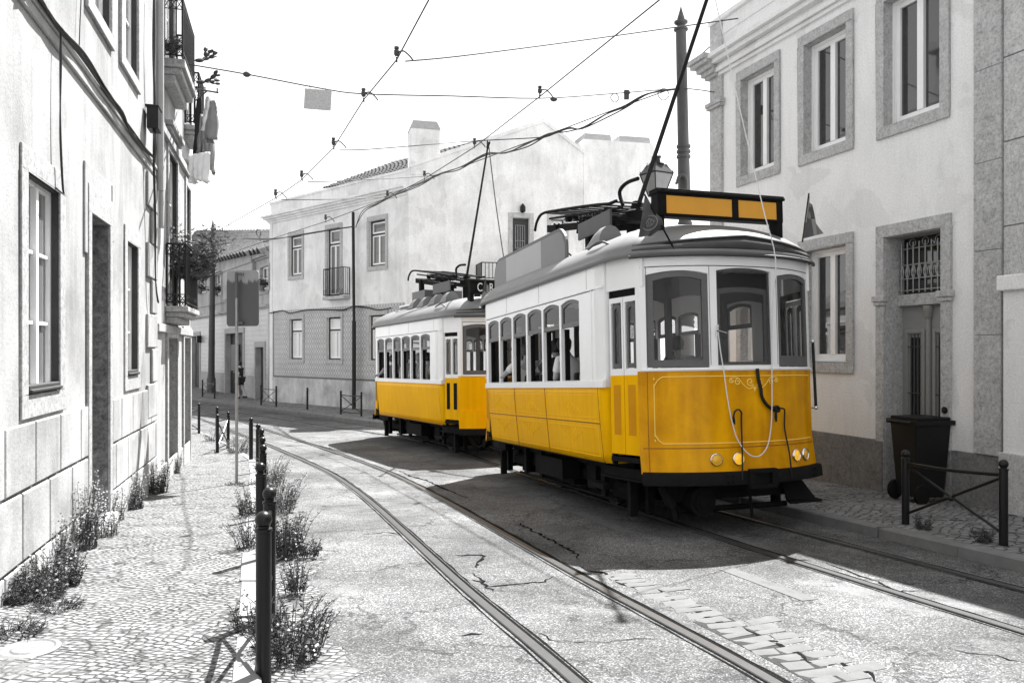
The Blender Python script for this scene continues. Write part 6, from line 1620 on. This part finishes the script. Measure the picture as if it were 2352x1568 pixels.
    # shoes
    for s in 'lr':
        f_ = Vector(J.get('toe', (1, 0, 0))).normalized(); c = V['an'+s]; mb = MB(); mb.ball(c+f_*.075+Vector((0, 0, -.05)), .05, 12, 8, (1, 1, 1), None)
        mb.v = [tuple(c+f_*.075+Vector((0, 0, -.05))+(f_*((Vector(v)-(c+f_*.075+Vector((0, 0, -.05)))).dot(f_))*1.7+(Vector(v)-(c+f_*.075+Vector((0, 0, -.05)))))) for v in mb.v]
        mb.build('shoe', M['cloth_dark'], t, smooth=80)
    # hair: a cap over the back and top of the skull with a wavy rim, plus long strands
    c = V['neck']+hd*1.02; mb = MB(); rnd = random.Random(len(label)); nu, nv = 22, 10; rows = []
    for j in range(nv+1):
        th = j/nv*R(128); row = []
        for i in range(nu):
            ph = 2*PI*i/nu; d = Vector((math.sin(th)*math.cos(ph), math.sin(th)*math.sin(ph), math.cos(th)))
            fr = max(0, d.dot(Vector((1, 0, 0)))); th2 = th*(1-.42*fr**1.5) ; d = Vector((math.sin(th2)*math.cos(ph), math.sin(th2)*math.sin(ph), math.cos(th2)))
            dd = fx*d.x+side*d.y+Vector((0, 0, 1))*d.z; rr = .112*(1+.05*math.sin(ph*7+j)+rnd.uniform(-.02, .02)); row.append(c+Vector((dd.x*rr, dd.y*rr*.9, dd.z*rr*1.12)))
        rows.append(row)
    for a, b in zip(rows, rows[1:]):
        for i in range(nu): mb.quad(a[i], a[(i+1) % nu], b[(i+1) % nu], b[i])
    if long_hair:
        for k in range(46):
            a = R(70+220*k/45); o_ = fx*math.cos(a)*.098+side*math.sin(a)*.092; p = c+o_+Vector((0, 0, .03)); l_ = rnd.uniform(.34, .46)
            mb.tube(cat([p, p+o_*.16+Vector((0, 0, -.12)), p+o_*.1+Vector((0, 0, -l_*.6)), p+o_*rnd.uniform(-.1, .3)+Vector((0, 0, -l_))], 3), [.016]*7+[.012, .010, .005], 5)
    mb.build('hair', M[hair], t, smooth=60)
    return t
def seated(lean=0, arm='lap', twist=0, dy=0):
    J = dict(pelvis=(0, 0, .10), chest=(.02+lean*.35, dy*.4, .42), neck=(.03+lean*.55, dy*.7, .60), head=(.05+lean*.72, dy, .745),
             shl=(.02+lean*.5, .185, .53), shr=(.02+lean*.5, -.185, .53), hipl=(.03, .09, .09), hipr=(.03, -.09, .09), knl=(.42, .11, .12), knr=(.42, -.11, .12), anl=(.40, .11, -.30), anr=(.40, -.11, -.30))
    if arm == 'lap': J.update(ell=(.06+lean*.3, .24, .27), elr=(.06+lean*.3, -.24, .27), wrl=(.27, .12, .20), wrr=(.27, -.12, .20))
    if arm == 'sill_l': J.update(ell=(.08, .36, .36), elr=(.06, -.24, .27), wrl=(.26, .37, .33), wrr=(.27, -.12, .20))
    if arm == 'raise': J.update(ell=(.2+lean*.3, .25, .36), elr=(.2+lean*.3, -.2, .36), wrl=(.25+lean*.6, .12, .58), wrr=(.25+lean*.6, -.1, .56))
    return J
# passengers face away from the camera; their left-hand side in view is the window side of the near row
def seat_in(kind, x, y, label, J, **kw):
    MW = TM[kind]; p = MW @ Vector((x, y, 1.325)); rz = MW.to_euler().z+PI
    return person(label, p, rz+kw.pop('turn', 0), J, group='passengers in the trams', scale=kw.pop('scale', .93), **kw)
SX = lambda i: -.90-.61*i
seat_in(1, SX(0)-.02, -.80, 'passenger with long straight fair hair at the front window of the front tram', seated(.05), shirt='cloth_grey', hair='hair_mid', long_hair=True)
seat_in(1, SX(1)-.05, -.86, 'dark curly haired passenger bowed forward at the second window of the front tram', seated(.25, 'lap', dy=.03), shirt='cloth_white', hair='hair_dark', turn=.2)
seat_in(1, SX(2)-.12, -.80, 'passenger in a dark top holding a camera at the third window of the front tram', seated(.12, 'raise'), shirt='cloth_dark', skin='skin_tan')
seat_in(1, SX(3)-.0, -.62, 'passenger in a striped top behind the fourth window of the front tram', seated(.1), shirt='cloth_stripe')
seat_in(1, SX(4)+.12, -.92, 'passenger in a white shirt resting an elbow on the sill of the front tram', seated(.0, 'sill_l'), shirt='cloth_white', hair='hair_mid', turn=-.3)
seat_in(1, SX(1), .62, 'passenger sitting on the far side of the front tram', seated(.05), shirt='cloth_grey')
seat_in(2, SX(0)-.05, -.86, 'dark haired passenger in a striped shirt, hands raised, in the second tram', seated(.1, 'raise'), shirt='cloth_stripe', turn=-.5)
seat_in(2, SX(1)-.05, -.85, 'passenger in a pale grey top at the second window of the rear tram', seated(.1), shirt='cloth_grey', hair='hair_dark')
seat_in(2, SX(2)-.05, -.85, 'white haired passenger at the middle of the second tram', seated(.05), shirt='cloth_grey', hair='hair_fair')
seat_in(2, SX(3)+.05, -.88, 'upright passenger in a grey shirt with dark hair in the second tram', seated(-.05), shirt='cloth_grey', hair='hair_dark', scale=1.0)
seat_in(2, SX(5)+.1, -.88, 'passenger leaning on the rearmost window sill of the second tram', seated(.1, 'sill_l'), shirt='cloth_grey', skin='skin_tan')
q = gp(553, 915, .1)
J = dict(pelvis=(0, 0, .90), chest=(.03, 0, 1.22), neck=(.05, 0, 1.42), head=(.07, 0, 1.565), shl=(.03, .19, 1.36), shr=(.03, -.19, 1.36), hipl=(0, .09, .87), hipr=(0, -.09, .87),
         knl=(.10, .09, .48), knr=(-.02, -.09, .47), anl=(.02, .09, .09), anr=(-.22, -.09, .12), ell=(-.06, .26, 1.10), elr=(.14, -.28, 1.12), wrl=(.05, .27, .88), wrr=(.36, -.25, 1.16))
person('person in a dark t-shirt and shorts walking past the far dark doorway', (q.x, q.y, q.z), PI*.93, J, shirt='cloth_dark', trousers='cloth_dark', legs_bare=True)

# ================================================================= weeds and plants
def weed(label, px, py, h, w, n, seed, blossoms=0, *a_, wr=.13, **k_): return weed_(label, px, py, h, w, n, seed, blossoms, *a_, wr=wr, **k_)
def weed_(label, px, py, h, w, n, seed, blossoms=0, leaves='leaf', lean=.25, group='weeds by the wall and kerb', off=.04, pos=None, lsz=.030, name='weed', cat_='weed', density=18, wr=.13):
    rnd = random.Random(seed); p = gp(px, py, off) if pos is None else Vector(pos)
    t = thing(name, label, cat_, p, 0, group); st, fo, bl = MB(), MB(), MB()
    for k in range(int(n*1.35)):
        a = rnd.uniform(0, 2*PI); r = w*math.sqrt(rnd.random())*.55; b = Vector((r*math.cos(a), r*math.sin(a), -.02)); H = h*.88*rnd.uniform(.3, 1.05)*(1-.5*r/w)
        a2 = a+rnd.uniform(-1, 1); d = Vector((math.cos(a2), math.sin(a2), 0))*lean*H*rnd.uniform(.3, 1.5)
        pts = cat([b, b+d*.25+Vector((0, 0, H*.4)), b+d*.6+Vector((rnd.uniform(-.02, .02), rnd.uniform(-.02, .02), H*.75)), b+d+Vector((0, 0, H))], 3)
        st.tube(pts, [.0024*(1-.7*i/(len(pts)-1))+.0007 for i in range(len(pts))], 4, False)
        for i in range(density):
            u = rnd.uniform(.12, 1); c = pts[min(len(pts)-1, int(u*(len(pts)-1)))]; al = rnd.uniform(0, 2*PI); L = lsz*rnd.uniform(.6, 1.5)*(1.2-.5*u)
            ax = Vector((math.cos(al), math.sin(al), rnd.uniform(-.1, 1.0))).normalized(); sd = ax.cross(Vector((rnd.uniform(-1, 1), rnd.uniform(-1, 1), rnd.uniform(-1, 1)))).normalized()*L*wr
            fo.add([c, c+ax*L*.5+sd, c+ax*L, c+ax*L*.5-sd], [(0, 1, 2, 3)])
        if rnd.random() < blossoms:
            for _ in range(9):
                c = pts[-1]+Vector((rnd.gauss(0, .02), rnd.gauss(0, .02), rnd.uniform(-.09, .02))); e = Vector((rnd.uniform(-1, 1), rnd.uniform(-1, 1), rnd.uniform(0, 1))).normalized()*.009; f = e.orthogonal().normalized()*.009; bl.add([c-e, c+f, c+e, c-f], [(0, 1, 2, 3)])
    st.build('stem', M['stem'], t, smooth=40, merge=False); fo.build('foliage', M[leaves], t, smooth=0, merge=False)
    if bl.v: bl.build('blossom', M['blossom'], t, smooth=0, merge=False)
    return t
weed('spreading dark weed at the foot of the left wall, lowest in view', 75, 1378, .34, .34, 90, 1, .1, density=26)
weed('bushy dark weed behind the lowest one at the left wall', 128, 1345, .36, .30, 70, 2, .2, density=24)
weed('pale flowering weed left of the door step, beneath the plinth', 135, 1295, .52, .24, 60, 3, .8, 'leaf_pale', .15)
weed('tallest flowering weed just left of the door step', 190, 1262, .78, .22, 60, 4, .9, 'leaf_pale', .12)
weed('thin flowering weed in front of the door step', 240, 1232, .55, .2, 34, 5, .6, 'leaf_pale', .2)
weed('wispy weed right of the door step', 265, 1196, .52, .14, 22, 6, .4, 'leaf_pale', .2)
weed('upright flowering weed between the door step and the dark bush', 305, 1170, .60, .18, 50, 7, .8, 'leaf_pale', .1)
weed('dark rounded bush against the left wall plinth', 360, 1134, .62, .24, 70, 8, .15, 'leaf', .2, density=26)
weed('slender weed at the foot of the far left doorway', 402, 1088, .50, .14, 30, 9, .1, 'leaf', .15)
weed('flat grass tuft on the cobbles below the big wall weeds', 135, 1400, .13, .20, 60, 10, 0, 'leaf', .9, density=5)
weed('low grass tuft at the left edge near the drain cover', 30, 1462, .15, .22, 70, 11, 0, 'leaf', .9, density=5)
weed('large weed clump at the foot of the nearest bollard', 668, 1490, .40, .32, 80, 12, .15, 'leaf', .45, density=24)
weed('straggly weed left of the nearest bollard', 585, 1450, .26, .22, 30, 13, .1, 'leaf', .5)
weed('thin weed on the kerb above the nearest clump', 678, 1355, .34, .12, 24, 14, .1, 'leaf', .3)
weed('tall bushy weed beside the second and third bollards', 655, 1268, .52, .28, 90, 15, .2, 'leaf', .35, density=22)
weed('weed left of the second bollard', 580, 1262, .46, .22, 40, 16, .1, 'leaf', .4)
weed('small weed in the gutter right of the tall kerb weeds', 712, 1272, .22, .13, 24, 17, 0, 'leaf', .5)
weed('pale tall weed behind the third bollard', 640, 1170, .60, .32, 80, 18, .5, 'leaf_pale', .35, density=20)
weed('weed between the third bollard and the road sign pole', 580, 1185, .50, .26, 40, 19, .2, 'leaf', .4)
weed('low flat weed at the base of the road sign pole', 540, 1114, .10, .22, 40, 20, 0, 'leaf', 1.2, density=5)
weed('pale weed around the fourth and fifth bollards', 622, 1108, .55, .32, 60, 21, .5, 'leaf_pale', .35)
weed('pale weed by the sunlit barrier behind the sign pole', 545, 1040, .55, .35, 50, 22, .3, 'leaf_pale', .5)
weed('dark weed at the foot of the bollard between the far barriers', 492, 1014, .45, .35, 40, 23, 0, 'leaf', .7)
weed('flat tuft of grass in the cobbles left of the nearest clump', 520, 1448, .05, .14, 30, 24, 0, 'leaf', 1.5, density=4)
weed('thin weed growing at the foot of the right barrier', 2120, 1216, .24, .10, 18, 25, 0, 'leaf', .4, off=.1)
weed('grassy weed under the right barrier beside its end post', 2258, 1244, .22, .14, 22, 26, 0, 'leaf', .4, off=.1)
# bamboo-like plant on the lower balcony and cactus-like plants on the upper one
def balcony_plant(label, px, py, d, h, w, n, seed, name='balcony_plant', lsz=.10, leaves='leaf', lean=.5, density=30):
    p = onB(px, py, d); weed(label, 0, 0, h, w, n, seed, 0, leaves, lean, 'plants on the left balconies', pos=p, lsz=lsz, name=name, cat_='plant', density=density, wr=.11)
balcony_plant('large feathery plant spilling over the lower left balcony', 428, 640, -.2, 1.35, .55, 60, 31, leaves='leaf_pale', density=44)
balcony_plant('dark leafy plant at the outer end of the lower left balcony', 448, 640, -.3, .7, .35, 30, 32)
balcony_plant('small potted plant behind the upper left balcony bars', 395, 118, -.16, .3, .12, 16, 33, lsz=.07)
def cactus(label, px, py, seed):
    rnd = random.Random(seed); p = onB(px, py, -.34); t = thing('cactus', label, 'cactus', p, 0, 'plants on the left balconies'); mb = MB()
    def pad(c, d, s, lv):
        d = d.normalized(); q = Vector((0, 0, 1)).rotation_difference(d).to_matrix(); mb.ball(c+d*s, s, 10, 7, (.62, .22, 1), q)
        if lv < 3:
            for _ in range(2): pad(c+d*s*1.8, d+Vector((rnd.uniform(-.9, .9), rnd.uniform(-.4, .4), rnd.uniform(-.2, .8))), s*.85, lv+1)
    pad(Vector((0, 0, 0)), (iv.inverted() @ Vector((.2, -1, .25))), .075, 0); mb.build('pad', M['leaf'], t, smooth=60)
cactus('prickly cactus leaning out of the upper left balcony', 447, 140, 3); cactus('smaller cactus poking out below the first one', 450, 190, 5)

# ================================================================= light
w = bpy.data.worlds.new('World'); SC.world = w; w.use_nodes = True; nt = w.node_tree; bg = nt.nodes['Background']
sky = nd(nt, 'ShaderNodeTexSky', sky_type='NISHITA'); sky.sun_disc = False
SUN = Vector((.419*math.cos(R(58)), .908*math.cos(R(58)), math.sin(R(58)))).normalized()
sky.sun_elevation = math.asin(SUN.z); sky.sun_rotation = math.atan2(SUN.x, SUN.y); sky.dust_density = .8; sky.air_density = 1.0
bw = nd(nt, 'ShaderNodeRGBToBW'); lk(nt, sky.outputs[0], bw.inputs[0]); soft = mth(nt, 'MULTIPLY', mth(nt, 'POWER', bw.outputs[0], .45), 1.28)   # power curve tames the bright part of the sky and evens it out
lk(nt, soft, bg.inputs['Color']); bg.inputs['Strength'].default_value = .15
sl_ = bpy.data.lights.new('sun', 'SUN'); sl_.energy = 4.1; sl_.angle = R(.5); sl_.color = (1, .997, .99)
so = bpy.data.objects.new('sun', sl_); COL.objects.link(so); so.rotation_euler = SUN.to_track_quat('Z', 'Y').to_euler(); so.location = (20, 40, 60)
SC.view_settings.view_transform = 'Standard'; SC.view_settings.look = 'None'; SC.view_settings.exposure = 2.1; SC.view_settings.gamma = 1
SC.render.engine = 'CYCLES'; SC.cycles.max_bounces = 10; SC.cycles.transparent_max_bounces = 24; SC.cycles.sample_clamp_indirect = 8
